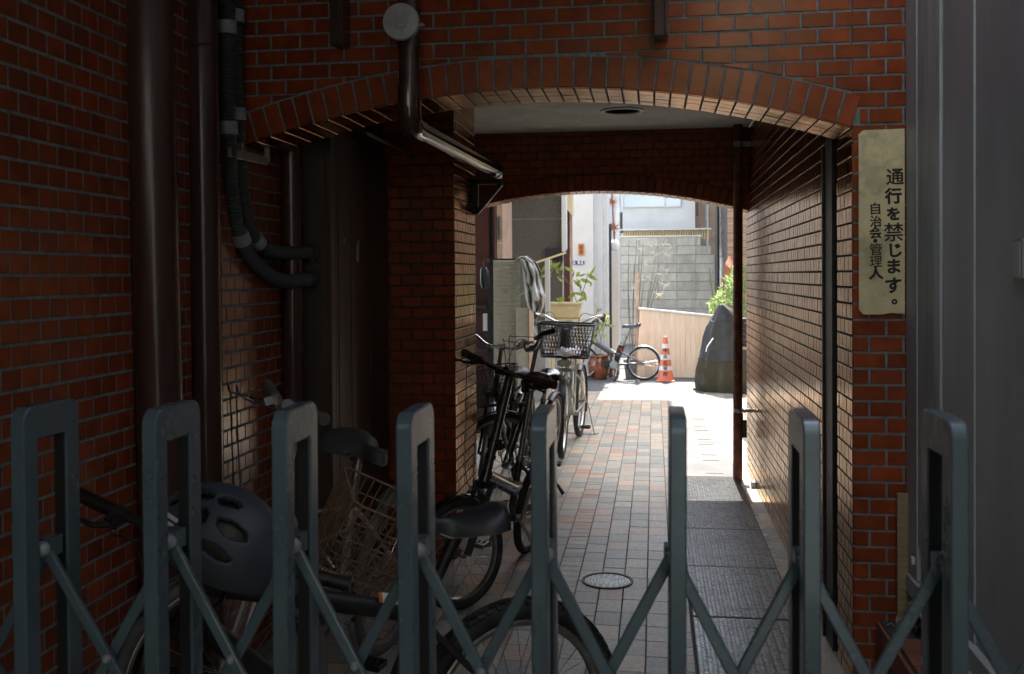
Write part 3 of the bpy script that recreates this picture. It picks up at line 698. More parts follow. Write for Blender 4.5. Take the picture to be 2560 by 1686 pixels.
# terracotta step
t = thing('tiled_step', 'low terracotta tiled step at the foot of the grey door', 'step')
MB().box((.785, 1.0, 0), (1.5, 3.60, .275)).build('core', M_mortd, t, 0)
fr = frame_of((0, 0, .29), (1, 0, 0), (0, 0, -1), (0, 1, 0))
lay(t, [(.785 + .0 + .105 * (i + .5) + .0, 1.0 + .24 * (j + .5) + .06 * (i % 2) - .0, .105, .24) for i in range(3) for j in range(10)], fr, M_step, .013, name='tile', gap=(.006, .006))
fr = frame_of((.772, 0, 0), (0, -1, 0), (1, 0, 0), (0, 0, 1))
lay(t, courses(-3.6, -1.0, 0.0, .275, .24, .092, .12, 0), fr, M_step, .012, name='tile', gap=(.006, .007))
# dead grass tuft in the corner of the step
t = MB()
for i in range(26):
    x, y = .86 + rnd.uniform(-.05, .06), 3.5 + rnd.uniform(-.07, .06); a = rnd.uniform(0, 6.3); l = rnd.uniform(.02, .07)
    t.tube([(x, y, .29), (x + cos(a) * l * .5, y + sin(a) * l * .5, .29 + l * .5), (x + cos(a) * l, y + sin(a) * l, .29 + l * .3)], .0011, 4)
tag(t.build('dry_grass', M_dry, None), 'wisp of dry grass in the corner of the terracotta step', 'dry grass', kind='stuff')

# drain cover in the paving
t = thing('drain_cover', 'round steel drain cover with rings of slots in the paving', 'drain cover', (MH[0], MH[1], 0))
MB().lathe([(.126, -.004), (.126, .006), (.114, .006), (.112, .0)], 48, cap=False).build('ring', M_iron, t)
MB().lathe([(.0, .0025), (.108, .0025), (.108, -.004)], 48, cap=False).build('lid', M_drain, t)
mb = MB()
for r_, n_ in ((.022, 6), (.038, 10), (.054, 12), (.070, 14), (.086, 16), (.1, 20)):
    for i in range(n_):
        a0 = 2 * pi * i / n_ + r_ * 40; da = 2 * pi / n_ * (.62 if r_ > .05 else .5); R0, R1 = r_ - .0035, r_ + .0035; P = []
        for q in range(5): P.append((cos(a0 + da * q / 4) * R0, sin(a0 + da * q / 4) * R0, .0032))
        for q in range(4, -1, -1): P.append((cos(a0 + da * q / 4) * R1, sin(a0 + da * q / 4) * R1, .0032))
        mb.add(P, [(i_, i_ + 1, 8 - i_, 9 - i_) for i_ in range(4)])
s_ = mb.build('slots', M_black, t, 0); s_['kind'] = 'stuff'

# tread plates over the gutter along the right side
PW0, PW1 = .158, .607; PL = .757
seams = [1.32 + PL * i for i in range(13)]
tread = None; slot_me = None
def tread_mesh():
    mb = MB(); w, l = PW1 - PW0 - .008, PL - .016; nx = 25; px_ = w / nx; py_ = .0122; ny = int(l / py_)
    for i in range(nx):
        for j in range(ny):
            x = -w / 2 + (i + .5) * px_; y = -l / 2 + (j + .5) * py_ + (.35 * py_ if i % 2 else 0); sl = .42 if i % 2 else -.42
            hx = px_ * .60; t_ = .0041
            P = [(x - hx, y - hx * sl - t_ * .3), (x, y - t_), (x + hx, y + hx * sl - t_ * .3), (x + hx, y + hx * sl + t_ * .3), (x, y + t_), (x - hx, y - hx * sl + t_ * .3)]
            o = [(p[0], p[1], 0) for p in P]; q_ = [(x + (p[0] - x) * .85, y + (p[1] - y) * .72, .0024) for p in P]
            mb.add(o + q_, [(6, 7, 8, 9, 10, 11)] + [(q, (q + 1) % 6, 6 + (q + 1) % 6, 6 + q) for q in range(6)])
    return mb.mesh('treads', M_plate, 40)
tread = tread_mesh()
pm = MB().box((-(PW1 - PW0) / 2 + .002, -PL / 2 + .003, -.004), ((PW1 - PW0) / 2 - .002, PL / 2 - .003, .0)).mesh('plate', M_platebase, 0)
sm = MB().box((-.062, -.006, .0004), (.062, .006, .0026)).mesh('lifting_slot', M_black, 0)
places = ['nearest the gate', 'second', 'third', 'fourth', 'fifth', 'sixth', 'seventh', 'eighth', 'ninth', 'tenth', 'eleventh', 'twelfth']
slab = MB().box((-(PW1 - PW0) / 2 + .002, -PL / 2 + .003, -.004), ((PW1 - PW0) / 2 - .002, PL / 2 - .003, .002)).mesh('slab', M_concl, 0)
for i in range(12):
    yc = seams[i] + PL / 2; far = i >= 8
    if far: lab_ = 'smooth pale concrete gutter slab in the sun, %s beyond the tread plates' % ['first', 'second', 'third', 'fourth'][i - 8]
    else: lab_ = 'dark steel tread plate of the gutter strip, ' + ('nearest the gate' if i == 0 else '%s from the gate' % places[i])
    t = thing('gutter_slab' if far else 'tread_plate', lab_, 'gutter slab' if far else 'floor plate', ((PW0 + PW1) / 2, yc, .006 + rnd.uniform(0, .0015)), group='pale gutter slabs' if far else 'steel tread plates along the right wall')
    t.rotation_euler = (radians(rnd.uniform(-.12, .12)), radians(rnd.uniform(-.2, .2)), 0)
    if far: link('slab', slab, t)
    else: link('plate', pm, t); k_ = link('treads', tread, t); k_['kind'] = 'stuff'
    for dy in (-PL / 2 + .12, PL / 2 - .12): link('lifting_slot', sm, t, Matrix.Translation((.06, dy, .0018 if far else 0)))

# ================================================================== THE FOLDING GATE
gt = thing('folding_gate', 'grey scissor gate of upright hoops and crossing bars, drawn across the entrance', 'gate', (0, 1.5, 0))
HX = [-1.046 - .222, -1.046, -.8155, -.597, -.385, -.177, .028, .2285, .436, .436 + .205]
GZ = 1.285; GY0, GY1 = 0.0, .156; LW = .039; HW = .025
def rrect(y0, y1, z0, z1, rt, rb=.004, n=7):
    P = [(y0 + rb, z0), (y1 - rb, z0), (y1, z0 + rb)]
    P += [(y1 - rt + rt * cos(a), z1 - rt + rt * sin(a)) for a in [pi / 2 * i / n for i in range(n + 1)]]
    P += [(y0 + rt - rt * sin(a), z1 - rt + rt * cos(a)) for a in [pi / 2 * i / n for i in range(n + 1)]]
    P += [(y0, z0 + rb)]
    return P
def hoop_mesh():
    mb = MB(); b = .0022
    out = rrect(GY0, GY1, .06, GZ, .026); yi0, yi1, zi0, zi1 = GY0 + LW, GY1 - LW, .12, GZ - .058
    # inner opening with the same number of points, chamfered upper corners
    n = len(out); inn = []
    cy, cz = (GY0 + GY1) / 2, (zi0 + zi1) / 2
    for (y, z) in out:
        yy = min(max(y, yi0), yi1); zz = min(max(z, zi0), zi1); inn.append((yy, zz))
    def ring(P, x, k=0):
        r = []
        for (y, z) in P:
            r.append((x, y + (k if y < cy else -k), z + (k if z < cz else -k)))
        return r
    h = HW / 2
    R = [ring(out, -h + b), ring(out, h - b), ring(out, h, b), ring(inn, h, -b), ring(inn, h - b), ring(inn, -h + b), ring(inn, -h, -b), ring(out, -h, b)]
    for i in range(len(R)):
        A, B = R[i], R[(i + 1) % len(R)]
        mb.add(A + B, [(j, (j + 1) % n, n + (j + 1) % n, n + j) for j in range(n)])
    return mb.mesh('post', M_gate, 50)
hm = hoop_mesh()
chn = MB().box((-.0105, GY1 - LW - .0015, .13), (.0085, GY1 - LW + .012, GZ - .062)).mesh('channel', M_gatein, 0)
foot = MB().tube([(0, .078, .06), (0, .078, .045)], .02, 14).tube([(-.012, .078, .024), (.012, .078, .024)], .023, 18).mesh('caster', M_black)
capm = MB().lathe([(0, .012), (.007, .0105), (.012, .005), (.0135, -.002), (.0135, -.006)], 18, Matrix.Rotation(pi / 2, 4, 'X')).mesh('rivet_cap', M_knob)
for i, x in enumerate(HX):
    h = link('post', hm, gt, Matrix.Translation((x, 0, 0)) @ Matrix.Rotation(radians(rnd.uniform(-.35, .35)), 4, 'Y') @ Matrix.Rotation(radians(.5), 4, 'X') @ Matrix.Rotation(radians(rnd.uniform(-1.6, 1.6)), 4, 'Z'))
    link('channel', chn, h); link('caster', foot, h)
ZP, ZQ = [1.055, .66, .265], None
for i, x in enumerate(HX):
    for z in ZP:
        dz = -.02 if x < -.9 else 0
        k_ = link('slider', MB().box((-.0145, .062, z - .016), (.0145, .094, z + .016)).mesh('slider', M_gate, 0), gt, Matrix.Translation((x, 0, dz)))
        link('rivet_cap', capm, gt, Matrix.Translation((x + .004, .049, z + dz)))
for i in range(len(HX) - 1):
    for j in range(len(ZP) - 1):
        a, b = HX[i], HX[i + 1]; za = ZP[j] - (.02 if a < -.9 else 0); zb_ = ZP[j + 1]; za2 = ZP[j] - (.02 if b < -.9 else 0)
        for (p, q) in (((a, .066, za), (b, .066, zb_)), ((b, .088, za2), (a, .088, zb_))):
            d = (Vector(q) - Vector(p)).normalized() * .012
            MB().bar(Vector(p) - d, Vector(q) + d, .011, .019, up=(0, 0, 1)).build('lattice_bar', M_gate, gt, 0, bevel=.003)
        mid = Vector(((a + b) / 2, .06, (za + zb_) / 2)); link('pivot', capm, gt, Matrix.Translation(mid) @ Matrix.Scale(.6, 4))
        

# ================================================================== BICYCLES
def xf(mb, M): mb.v = [tuple(M @ Vector(p)) for p in mb.v]; return mb
def circ(r, n=40, y=0): return [Vector((r * cos(2 * pi * i / n), y, r * sin(2 * pi * i / n))) for i in range(n)]
def wheel_parts(parent, M, r, tr, rim_m, tyre_m, knobs=False, nsp=28, front=True):
    w = MB().tube(circ(r - tr * 2.0), tr * .62, 8, closed=True).build('wheel', rim_m, parent); w.matrix_local = M
    ty = MB().tube(circ(r - tr, 48), tr, 12, closed=True)
    if knobs:
        n = 66
        for i in range(n):
            for k, yy in enumerate((-.62, -.2, .2, .62)):
                a = 2 * pi * (i + .5 * (k % 2)) / n; ph = yy * 1.15; rr = r - tr + tr * cos(ph) * 1.02; y_ = tr * sin(ph) * 1.02
                Mk = Matrix.Translation((rr * cos(a), y_, rr * sin(a))) @ Matrix.Rotation(-a, 4, 'Y') @ Matrix.Rotation(ph, 4, 'Z')
                ty.box((-.003, -.0055, -.008), (.0045, .0055, .008), Mk)
    ty.build('tyre', tyre_m, w, 50)
    sp = MB(); hw = .03
    for i in range(nsp):
        a = 2 * pi * i / nsp; s = 1 if i % 2 else -1; o = a + (.55 if (i // 2) % 2 else -.55)
        sp.tube([(cos(o) * .022, s * hw, sin(o) * .022), (cos(a) * (r - tr * 2.3), s * .004, sin(a) * (r - tr * 2.3))], .0012, 3, cap=False)
    k = sp.build('spokes', M_steel, w, 0); k['kind'] = 'stuff'
    MB().tube([(0, -.045, 0), (0, -.03, 0), (0, .03, 0), (0, .045, 0)], [.007, .02, .02, .007], 12).build('hub', M_steeld, w)
    return w
def saddle_mb(L=.26, W=.17, thick=.055):
    mb = MB(); R = []; N = 14; n = 14
    for i in range(N + 1):
        t = i / N; u = -L * .5 + L * t
        hw = W / 2 * (sqrt(max(0, min(1, (t + .002) / .10))) if t < .10 else 1) * (1 if t < .26 else max(.22, 1 - ((t - .26) / .38) ** 1.25 * .78 if t < .64 else .22))
        if t > .93: hw *= sqrt(max(.08, 1 - ((t - .93) / .07) ** 2))
        zt = .012 * cos((t - .1) * 5) + (.006 if t < .15 else 0) - (.02 * max(0, (t - .85) / .15)) ; dr = thick * (.75 + .35 * (1 - t)) * (sqrt(min(1, (t + .02) / .08)))
        ring = []
        for j in range(n):
            a = pi * j / (n - 1); ring.append((u, hw * cos(a) * (1 - .1 * sin(a)), zt - dr * (1 - sin(a)) ** 1.3))
        R.append(ring)
    V = [p for r_ in R for p in r_]; F = []
    for i in range(N):
        for j in range(n - 1): F.append((i * n + j, i * n + j + 1, (i + 1) * n + j + 1, (i + 1) * n + j))
        F.append((i * n + n - 1, i * n, (i + 1) * n, (i + 1) * n + n - 1))
    F += [tuple(range(n)), tuple(range((N + 1) * n - 1, N * n - 1, -1))]
    return mb.add(V, F)
def basket_mb(w, d, h, taper=.78, wire=.0022, rim=.005, nx=13, nz=6, diag=False, plate=False):
    """open wire basket, centre of its bottom at the origin; x forward depth, y width"""
    mb = MB(); z0 = 0
    def at(s, t):  # s in 0..4 round the sides, t height 0..1
        k = taper + (1 - taper) * t; W, D = w / 2 * k, d / 2 * k; q = int(s) % 4; f = s - int(s)
        c = [(-D, -W), (D, -W), (D, W), (-D, W)]; a, b = c[q], c[(q + 1) % 4]
        return Vector((a[0] + (b[0] - a[0]) * f, a[1] + (b[1] - a[1]) * f, h * t))
    def rr(t):
        P = []
        for q in range(4):
            for f in (.08, .3, .5, .7, .92): P.append(at(q + f, t))
        return P
    mb.tube(rr(1), rim, 7, closed=True); mb.tube(rr(0), rim * .8, 6, closed=True)
    for k in range(1, nz): mb.tube(rr(k / nz), wire, 4, closed=True)
    for q in range(4):
        m_ = nx if q % 2 else int(nx * d / w) + 1
        for i in range(m_ + 1):
            f = i / m_
            if diag:
                for dlt in (.22, -.22):
                    g = f + dlt * (nx / m_) * .7
                    if 0 <= g <= 1: mb.tube([at(q + f * .999, .0), at(q + g * .999, 1)], wire, 4, cap=False)
            else: mb.tube([at(q + f * .999, 0), at(q + f * .999, 1)], wire, 4, cap=False)
    k = taper
    for i in range(nx): y = -w / 2 * k + w * k * i / (nx - 1); mb.tube([(-d / 2 * k, y, 0), (d / 2 * k, y, 0)], wire, 4, cap=False)
    for i in range(nx // 2): x = -d / 2 * k + d * k * i / (nx // 2 - 1); mb.tube([(x, -w / 2 * k, 0), (x, w / 2 * k, 0)], wire, 4, cap=False)
    return mb
def bike(label, F, B, r=.33, tr=.02, lean=0, steer=0, style='city', fm=None, rim_m=None, tyre_m=None, knobs=False, sad=(-.16, .86), sadW=.18, sad_m=None, sad_tilt=0,
         barz=1.05, bar='flat', barw=.58, bar_m=None, grip_m=None, fenders=True, fender_m=None, basket=None, light=False, stand='side', crank=.6, pedal_m=None, hasp=71, group='bicycles parked along the passage',
         bag=None, bar_roll=0, grip_r=.0165, motor=False, bb=None, cat='bicycle', cables=True, tubeR=.017, sad_rot=0):
    fm = fm or M_darkframe; rim_m = rim_m or M_steeld; tyre_m = tyre_m or M_rubber; sad_m = sad_m or M_black; bar_m = bar_m or M_darkframe; grip_m = grip_m or M_black; fender_m = fender_m or M_black; pedal_m = pedal_m or M_black
    F = Vector((F[0], F[1], 0)); B = Vector((B[0], B[1], 0)); wb = (F - B).length; d = F - B
    RM = Matrix.Translation((F + B) / 2) @ Matrix.Rotation(atan2(d.y, d.x), 4, 'Z') @ Matrix.Rotation(radians(lean), 4, 'X')
    t = thing('bicycle', label, cat, M=RM, group=group)
    ha = radians(hasp); a = Vector((-cos(ha), 0, sin(ha))); A = Vector((wb / 2, 0, r)); RA = Vector((-wb / 2, 0, r)); Q = A + Vector((-.045, 0, 0))
    S = Matrix.Translation(Q) @ Matrix.Rotation(radians(steer), 4, a) @ Matrix.Translation(-Q)
    flen = (r + tr + .035) / sin(ha); hb = Q + a * flen; hl = {'mtb': .12, 'city': .16, 'fold': .11}[style]; ht = hb + a * hl
    bbp = Vector((bb[0], 0, bb[1])) if bb else Vector((-wb * .09, 0, .28)); sp = Vector((sad[0], 0, sad[1]))
    # wheels
    wheel_parts(t, S @ Matrix.Translation(A), r, tr, rim_m, tyre_m, knobs); wheel_parts(t, Matrix.Translation(RA), r, tr, rim_m, tyre_m, knobs)
    # frame
    fr = MB(); sdir = (sp - bbp).normalized()
    stop = bbp + sdir * ((sp - bbp).length * {'mtb': .62, 'city': .66, 'fold': .42}[style])
    fr.tube([bbp, stop], tubeR, 14); fr.tube([hb - a * .005, ht + a * .005], tubeR * 1.15, 14)
    if style == 'mtb': fr.tube([stop - sdir * .03, ht - a * .02], tubeR * 1.35, 14); fr.tube([bbp, hb + a * .03], tubeR * 1.5, 14)
    elif style == 'city': fr.tube([bbp, (bbp + hb) * .5 + Vector((.0, 0, -.05)), hb + a * .02], tubeR, 12); fr.tube([bbp + sdir * .14, (bbp + hb) * .5 + Vector((0, 0, .06)), ht - a * .03], tubeR, 12)
    else: fr.tube([bbp + sdir * .16 + Vector((-.03, 0, 0)), bbp + sdir * .16 + Vector((.06, 0, .0)), hb + a * .03], [tubeR * 1.5, tubeR * 1.9, tubeR * 1.6], 14)
    for s in (-1, 1):
        fr.tube([bbp + Vector((-.02, s * .025, 0)), RA + Vector((.0, s * .055, 0))], tubeR * .55, 8); fr.tube([stop - sdir * .03 + Vector((0, s * .012, 0)), stop - sdir * .06 + Vector((-.04, s * .045, -.02)), RA + Vector((0, s * .055, 0))], tubeR * .5, 8)
    fr.tube([bbp + Vector((0, -.035, 0)), bbp + Vector((0, .035, 0))], .021, 14)
    fr.build('frame', fm, t)
    MB().tube([stop - sdir * .03, sp - sdir * .02 + Vector((0, 0, -.03))], tubeR * .82, 14).tube([stop - sdir * .012, stop + sdir * .012], tubeR * 1.3, 12).build('seat_post', M_steeld if style != 'mtb' else M_black, t)
    sd = saddle_mb(W=sadW, L=.27 if sadW < .19 else (.30 if sadW > .24 else .25)); sd = xf(sd, Matrix.Translation(sp) @ Matrix.Rotation(radians(sad_rot), 4, 'Z') @ Matrix.Rotation(radians(sad_tilt), 4, 'Y'))
    so = sd.build('saddle', sad_m, t, 60)
    rl = MB()
    for s in (-1, 1): rl.tube([sp + Vector((-.09, s * .03, -.035)), sp + Vector((-.03, s * .022, -.062)), sp + Vector((.04, s * .02, -.06)), sp + Vector((.1, s * .008, -.03))], .0035, 6)
    if sadW > .19:
        for s in (-1, 1):
            for i in range(9): rl.tube([sp + Vector((-.075 + .018 * cos(q), s * .055 + .018 * sin(q), -.10 + .006 * i + .006 * q / 6.28)) for q in [6.28 * j / 8 for j in range(9)]], .003, 5, cap=False)
    rl.build('saddle_rails', M_steeld, so)
    # fork
    fk = MB()
    for s in (-1, 1):
        e = A + Vector((0, s * .05, 0)); c = hb - a * .012
        if style == 'mtb' or style == 'fold' and tubeR > .018:
            fk.tube([c + Vector((0, s * .055, 0)), c + Vector((0, s * .055, 0)) + (e - c - Vector((0, s * .055, 0))) * .5], .014, 10); fk.tube([c + Vector((0, s * .055, 0)) + (e - c - Vector((0, s * .055, 0))) * .38, e], .018, 10)
        else: fk.tube([c + Vector((0, s * .045, 0)), c.lerp(e, .55) + Vector((0, s * .014, 0)), e], [.013, .012, .008], 9)
    fk.bar(hb - a * .014 + Vector((0, -.062, 0)), hb - a * .014 + Vector((0, .062, 0)), .035, .03); fk.tube([hb - a * .03, ht + a * .03], tubeR * .8, 12); fk.tube([hb - a * .004, hb + a * .012], tubeR * 1.45, 14); fk.tube([ht - a * .006, ht + a * .014], tubeR * 1.4, 14)
    if style != 'city':
        for s in (-1, 1): fk.bar(hb - a * .05 + Vector((.03, s * .052, 0)), hb - a * .14 + Vector((.035, s * .035, -.0)), .014, .02)
    xf(fk, S).build('fork', bar_m if style != 'city' else fm, t)
    # stem and bar
    c = ht + a * ((barz - ht.z) / sin(ha)); st = MB()
    fw = Vector((.06 if bar == 'flat' else .04, 0, 0))
    bc = c + fw
    st.tube([ht, c - a * .01], tubeR * (.85 if style != 'fold' else 1.15), 14); st.tube([c - a * .012, bc], .016, 12); st.tube([bc + Vector((0, -.028, 0)), bc + Vector((0, .028, 0))], .021, 14)
    if style == 'fold': st.tube([ht + a * .04, ht + a * .09], tubeR * 1.5, 12); st.bar(ht + a * .065 + Vector((0, -.03, 0)), ht + a * .065 + Vector((0, .05, 0)), .02, .05)
    xf(st, S).build('stem', bar_m, t)
    if bar == 'flat':
        pts = [(-barw / 2, -.03, .012), (-barw * .3, -.012, .008), (-.04, 0, 0), (.04, 0, 0), (barw * .3, -.012, .008), (barw / 2, -.03, .012)]
    elif bar == 'riser':
        pts = [(-barw / 2, -.05, .07), (-barw * .28, -.02, .065), (-.08, 0, 0), (.08, 0, 0), (barw * .28, -.02, .065), (barw / 2, -.05, .07)]
    else:
        pts = [(-barw / 2 + .02, -.24, .035), (-barw / 2, -.10, .06), (-barw * .38, -.0, .055), (-.10, .03, .005), (0, .03, 0), (.10, .03, .005), (barw * .38, -.0, .055), (barw / 2, -.10, .06), (barw / 2 - .02, -.24, .035)]
    Rb = Matrix.Rotation(radians(bar_roll), 3, 'X'); P = smooth_path([bc + Rb @ Vector((p[1], p[0], p[2])) for p in pts], 6)
    hbar = xf(MB().tube(P, .0115, 10), S).build('handlebar', bar_m if bar != 'city' else M_steel, t)
    for s in (0, 1):
        PP = P if s else P[::-1]; e0, e1 = PP[-1], None; L = 0; k = len(PP) - 1
        while k > 0 and L < .125: L += (PP[k] - PP[k - 1]).length; k -= 1
        seg = PP[k:]; seg[-1] = seg[-1] + (seg[-1] - seg[-2]).normalized() * .012
        xf(MB().tube(seg, [grip_r] * (len(seg) - 1) + [grip_r + .001], 14), S).build('grip', grip_m, hbar)
        b0 = PP[k]; b1 = PP[max(0, k - 1)]; dr = (PP[-1] - b0).normalized(); fwd = Vector((1, 0, 0)) - dr * dr.x; fwd = fwd.normalized() if fwd.length > .3 else Vector((.4, 0, -.9)); dn = Vector((0, 0, -1))
        mb = MB().bar(b0 + fwd * .0, b0 + fwd * .038 + dn * .012, .03, .026).tube([b0 - dr * .014, b0 + dr * .014], .019, 12)
        mb.tube([b0 + fwd * .036 + dn * .012, b0 + fwd * .055 + dr * .03 + dn * .02, b0 + fwd * .05 + dr * .075 + dn * .026, b0 + fwd * .052 + dr * .115 + dn * .03, b0 + fwd * .06 + dr * .124 + dn * .03], [.009, .0075, .006, .0055, .007], 8)
        xf(mb, S).build('brake_lever', M_iron if style != 'city' else M_steeld, hbar)
        if cables:
            mid = bc + Vector((.16, (b0.y) * .35, .05)); q = smooth_path([b0 + fwd * .04 - dr * .01, b0.lerp(mid, .5) + Vector((.07, 0, .02)), mid, hb + Vector((.09, .03 * (1 if s else -1), .05)), hb + Vector((.02, .03 * (1 if s else -1), -.05))], 6)
            xf(MB().tube(q, .0026, 6), S).build('cable', M_black if style != 'fold' else M_greyrub, hbar)
    # fenders
    if fenders:
        def fender(c, a0, a1, M):
            mb = MB(); R = []; hw = tr * 1.35
            for i in range(19):
                q = a0 + (a1 - a0) * i / 18; ring = []
                for j in range(7):
                    ph = -1.25 + 2.5 * j / 6; rr = r + .012 + hw * .5 * (cos(ph) - .6); ring.append(c + Vector((cos(q) * rr, hw * sin(ph), sin(q) * rr)))
                for j in range(6, -1, -1):
                    ph = -1.25 + 2.5 * j / 6; rr = r + .0105 + (hw - .001) * .5 * (cos(ph) - .6); ring.append(c + Vector((cos(q) * rr, hw * sin(ph) * .97, sin(q) * rr)))
                R.append(ring)
            mb.rings(R); return xf(mb, M).build('mudguard', fender_m, t, 50)
        fender(A, radians(-12), radians(118), S); fender(RA, radians(62), radians(205), Matrix.Identity(4))
    # cranks
    cr = MB().tube([bbp + Vector((0, -.06, 0)), bbp + Vector((0, .06, 0))], .008, 8)
    cd = Vector((cos(crank), 0, sin(crank))); 
    for s in (-1, 1): cr.bar(bbp + Vector((0, s * .058, 0)), bbp + Vector((0, s * .066, 0)) + cd * (.165 * -s), .012, .022)
    cr.tube([bbp + Vector((0, -.044, 0)) + Vector((cos(q), 0, sin(q))) * .075 for q in [2 * pi * i / 24 for i in range(24)]], .005, 5, closed=True)
    for i in range(5):
        q = 2 * pi * i / 5; cr.bar(bbp + Vector((0, -.046, 0)), bbp + Vector((cos(q) * .075, -.046, sin(q) * .075)), .004, .014)
    co = cr.build('crankset', M_steeld, t)
    for s in (-1, 1):
        p = bbp + cd * (.165 * -s) + Vector((0, s * .075, 0)); mb = MB(); e = Vector((0, s, 0))
        mb.tube([p, p + e * .09], .006, 8)
        for x in (-.032, .032): mb.bar(p + e * .012 + Vector((x, 0, 0)), p + e * .092 + Vector((x, 0, 0)), .012, .022)
        for y in (.014, .04, .066, .09): mb.bar(p + e * y + Vector((-.036, 0, 0)), p + e * y + Vector((.036, 0, 0)), .007, .02)
        po = mb.build('pedal', pedal_m, co, 0, bevel=.0015)
        MB().box(tuple(p + e * .052 + Vector((-.040, -.018, -.005))), tuple(p + e * .052 + Vector((-.0385, .018, .005)))).build('reflector', M_amber, po, 0) if False else None
    ch = MB()
    for s in (-1, 1): ch.tube([bbp + Vector((0, -.044, s * .075)), RA + Vector((0, -.044, s * .03))], .0035, 5)
    if style == 'city': ch.rings([[bbp + Vector((x, y, z)) for x, z in ((.10, -.05), (.10, .06), (.0, .095), (RA.x - bbp.x, .09 + RA.z - bbp.z), (RA.x - bbp.x, RA.z - bbp.z + .03), (0, .06))] for y in (-.062, -.052)])
    ch.build('chain' if style != 'city' else 'chain_guard', M_iron if style != 'city' else fender_m, t, 0)
    # stand
    sm_ = MB()
    if stand == 'side':
        f = bbp + Vector((-.05, .035, -.02)); L_ = RM.inverted(); 
        # foot on the ground, left of the bicycle
        fl_ = Vector((f.x + .02, f.y + .17 + max(0, -lean) * .004, 0)); w = RM @ fl_; w.z = .012; foot_ = L_ @ w
        sm_.tube([f, foot_.lerp(f, .25)], .009, 10); so_ = sm_.build('kickstand', M_steel, t)
        MB().tube([foot_.lerp(f, .27), foot_], [.011, .013], 10).build('foot', M_black, so_)
    elif stand == 'rear':
        for s in (-1, 1): sm_.tube(bend([RA + Vector((0, s * .07, -.0)), RA + Vector((-.06, s * .13, -r + .03)), RA + Vector((-.06, s * .14, -r + .012)), RA + Vector((-.14, s * .16, -r + .012))], .02, 4), .006, 8)
        sm_.tube([RA + Vector((-.06, -.14, -r + .012)), RA + Vector((-.06, .14, -r + .012))], .006, 8); sm_.build('stand', M_steel, t)
    if basket:
        bo = hb + a * basket.get('up', .02) + Vector((basket.get('fw', .2), basket.get('side', 0), 0)); bo.z = basket['z']
        mb = basket_mb(basket['w'], basket['d'], basket['h'], taper=basket.get('taper', .78), nx=basket.get('nx', 13), nz=basket.get('nz', 6), diag=basket.get('diag', False), wire=basket.get('wire', .0022), rim=basket.get('rim', .005))
        SS = S if 'local' not in basket else Matrix.Identity(4)
        if 'local' in basket: bo = Vector((basket['local'][0], basket['local'][1], basket['z']))
        MM = SS @ Matrix.Translation(bo) @ Matrix.Rotation(radians(basket.get('yaw', 0)), 4, 'Z') @ Matrix.Rotation(radians(basket.get('tilt', 0)), 4, 'Y') @ Matrix.Rotation(radians(basket.get('roll', 0)), 4, 'X')
        xf(mb, MM).build('basket', basket['m'], t, 60)
        sup = MB()
        if 'local' in basket: sup.tube([stop - sdir * .1, bo + Vector((0, -.12, .1)), bo + Vector((0, -.05, .03))], .007, 8).tube([stop - sdir * .02, bo + Vector((0, -.14, .2))], .007, 8)
        else:
            for s in (-1, 1): sup.tube([bo + Vector((0, s * .07, 0)), A + Vector((0, s * .055, .0))], .0045, 6)
            sup.tube([bo + Vector((-basket['d'] * .4, 0, .05)), ht], .008, 8)
        xf(sup, SS).build('basket_stay', M_steeld, t)
        t['_b'] = 1
        if basket.get('badge'):
            ba = xf(MB().prism([(-.09, 0), (.09, 0), (.06, -.024), (-.06, -.024)], lambda p: (basket['d'] / 2 + .006, p[0], basket['h'] + p[1]), lambda p: (basket['d'] / 2 + .010, p[0], basket['h'] + p[1])), MM).build('badge', M_clamp, t, 0)
        del t['_b']
        if light:
            lp = bo + Vector((basket['d'] * .18, 0, -.045))
            lo = xf(MB().rings([[lp + Vector((x, w_ * cos(q), -.005 + h_ * sin(q))) for q in [2 * pi * i / 16 for i in range(16)]] for x, w_, h_ in ((-.06, .03, .02), (-.02, .055, .028), (.03, .068, .032), (.045, .06, .028))]), S).build('headlight', M_clear, t)
            xf(MB().box(tuple(lp + Vector((-.07, -.02, .01))), tuple(lp + Vector((-.0, .02, .04)))), S).build('bracket', M_black, lo)
    if motor:
        MB().box(tuple(bbp + Vector((-.06, -.05, -.03))), tuple(bbp + Vector((.16, .05, .06)))).build('drive_unit', M_black, t, 0, bevel=.012)
        MB().tube([bbp + Vector((.0, .07, -.0)), bbp + Vector((0, .05, 0))], [.055, .058], 24).build('motor_cover', M_clamp, t)
        q = bbp + Vector((-.03, 0, .06)); b_ = MB().bar(q, q + Vector((-.085, 0, .22)), .075, .09, up=(1, 0, 0)).build('battery', M_black, t, 0, bevel=.012)
        k_ = q + Vector((-.06, .038, .16)); MB().box(tuple(k_ + Vector((-.03, 0, -.012))), tuple(k_ + Vector((.01, .002, .012)))).build('red_label', M_red, b_, 0)
    return t, RM, S, dict(hb=hb, ht=ht, bc=bc, bbp=bbp, sp=sp, RA=RA, A=A, stop=stop, sdir=sdir, hbar=hbar)

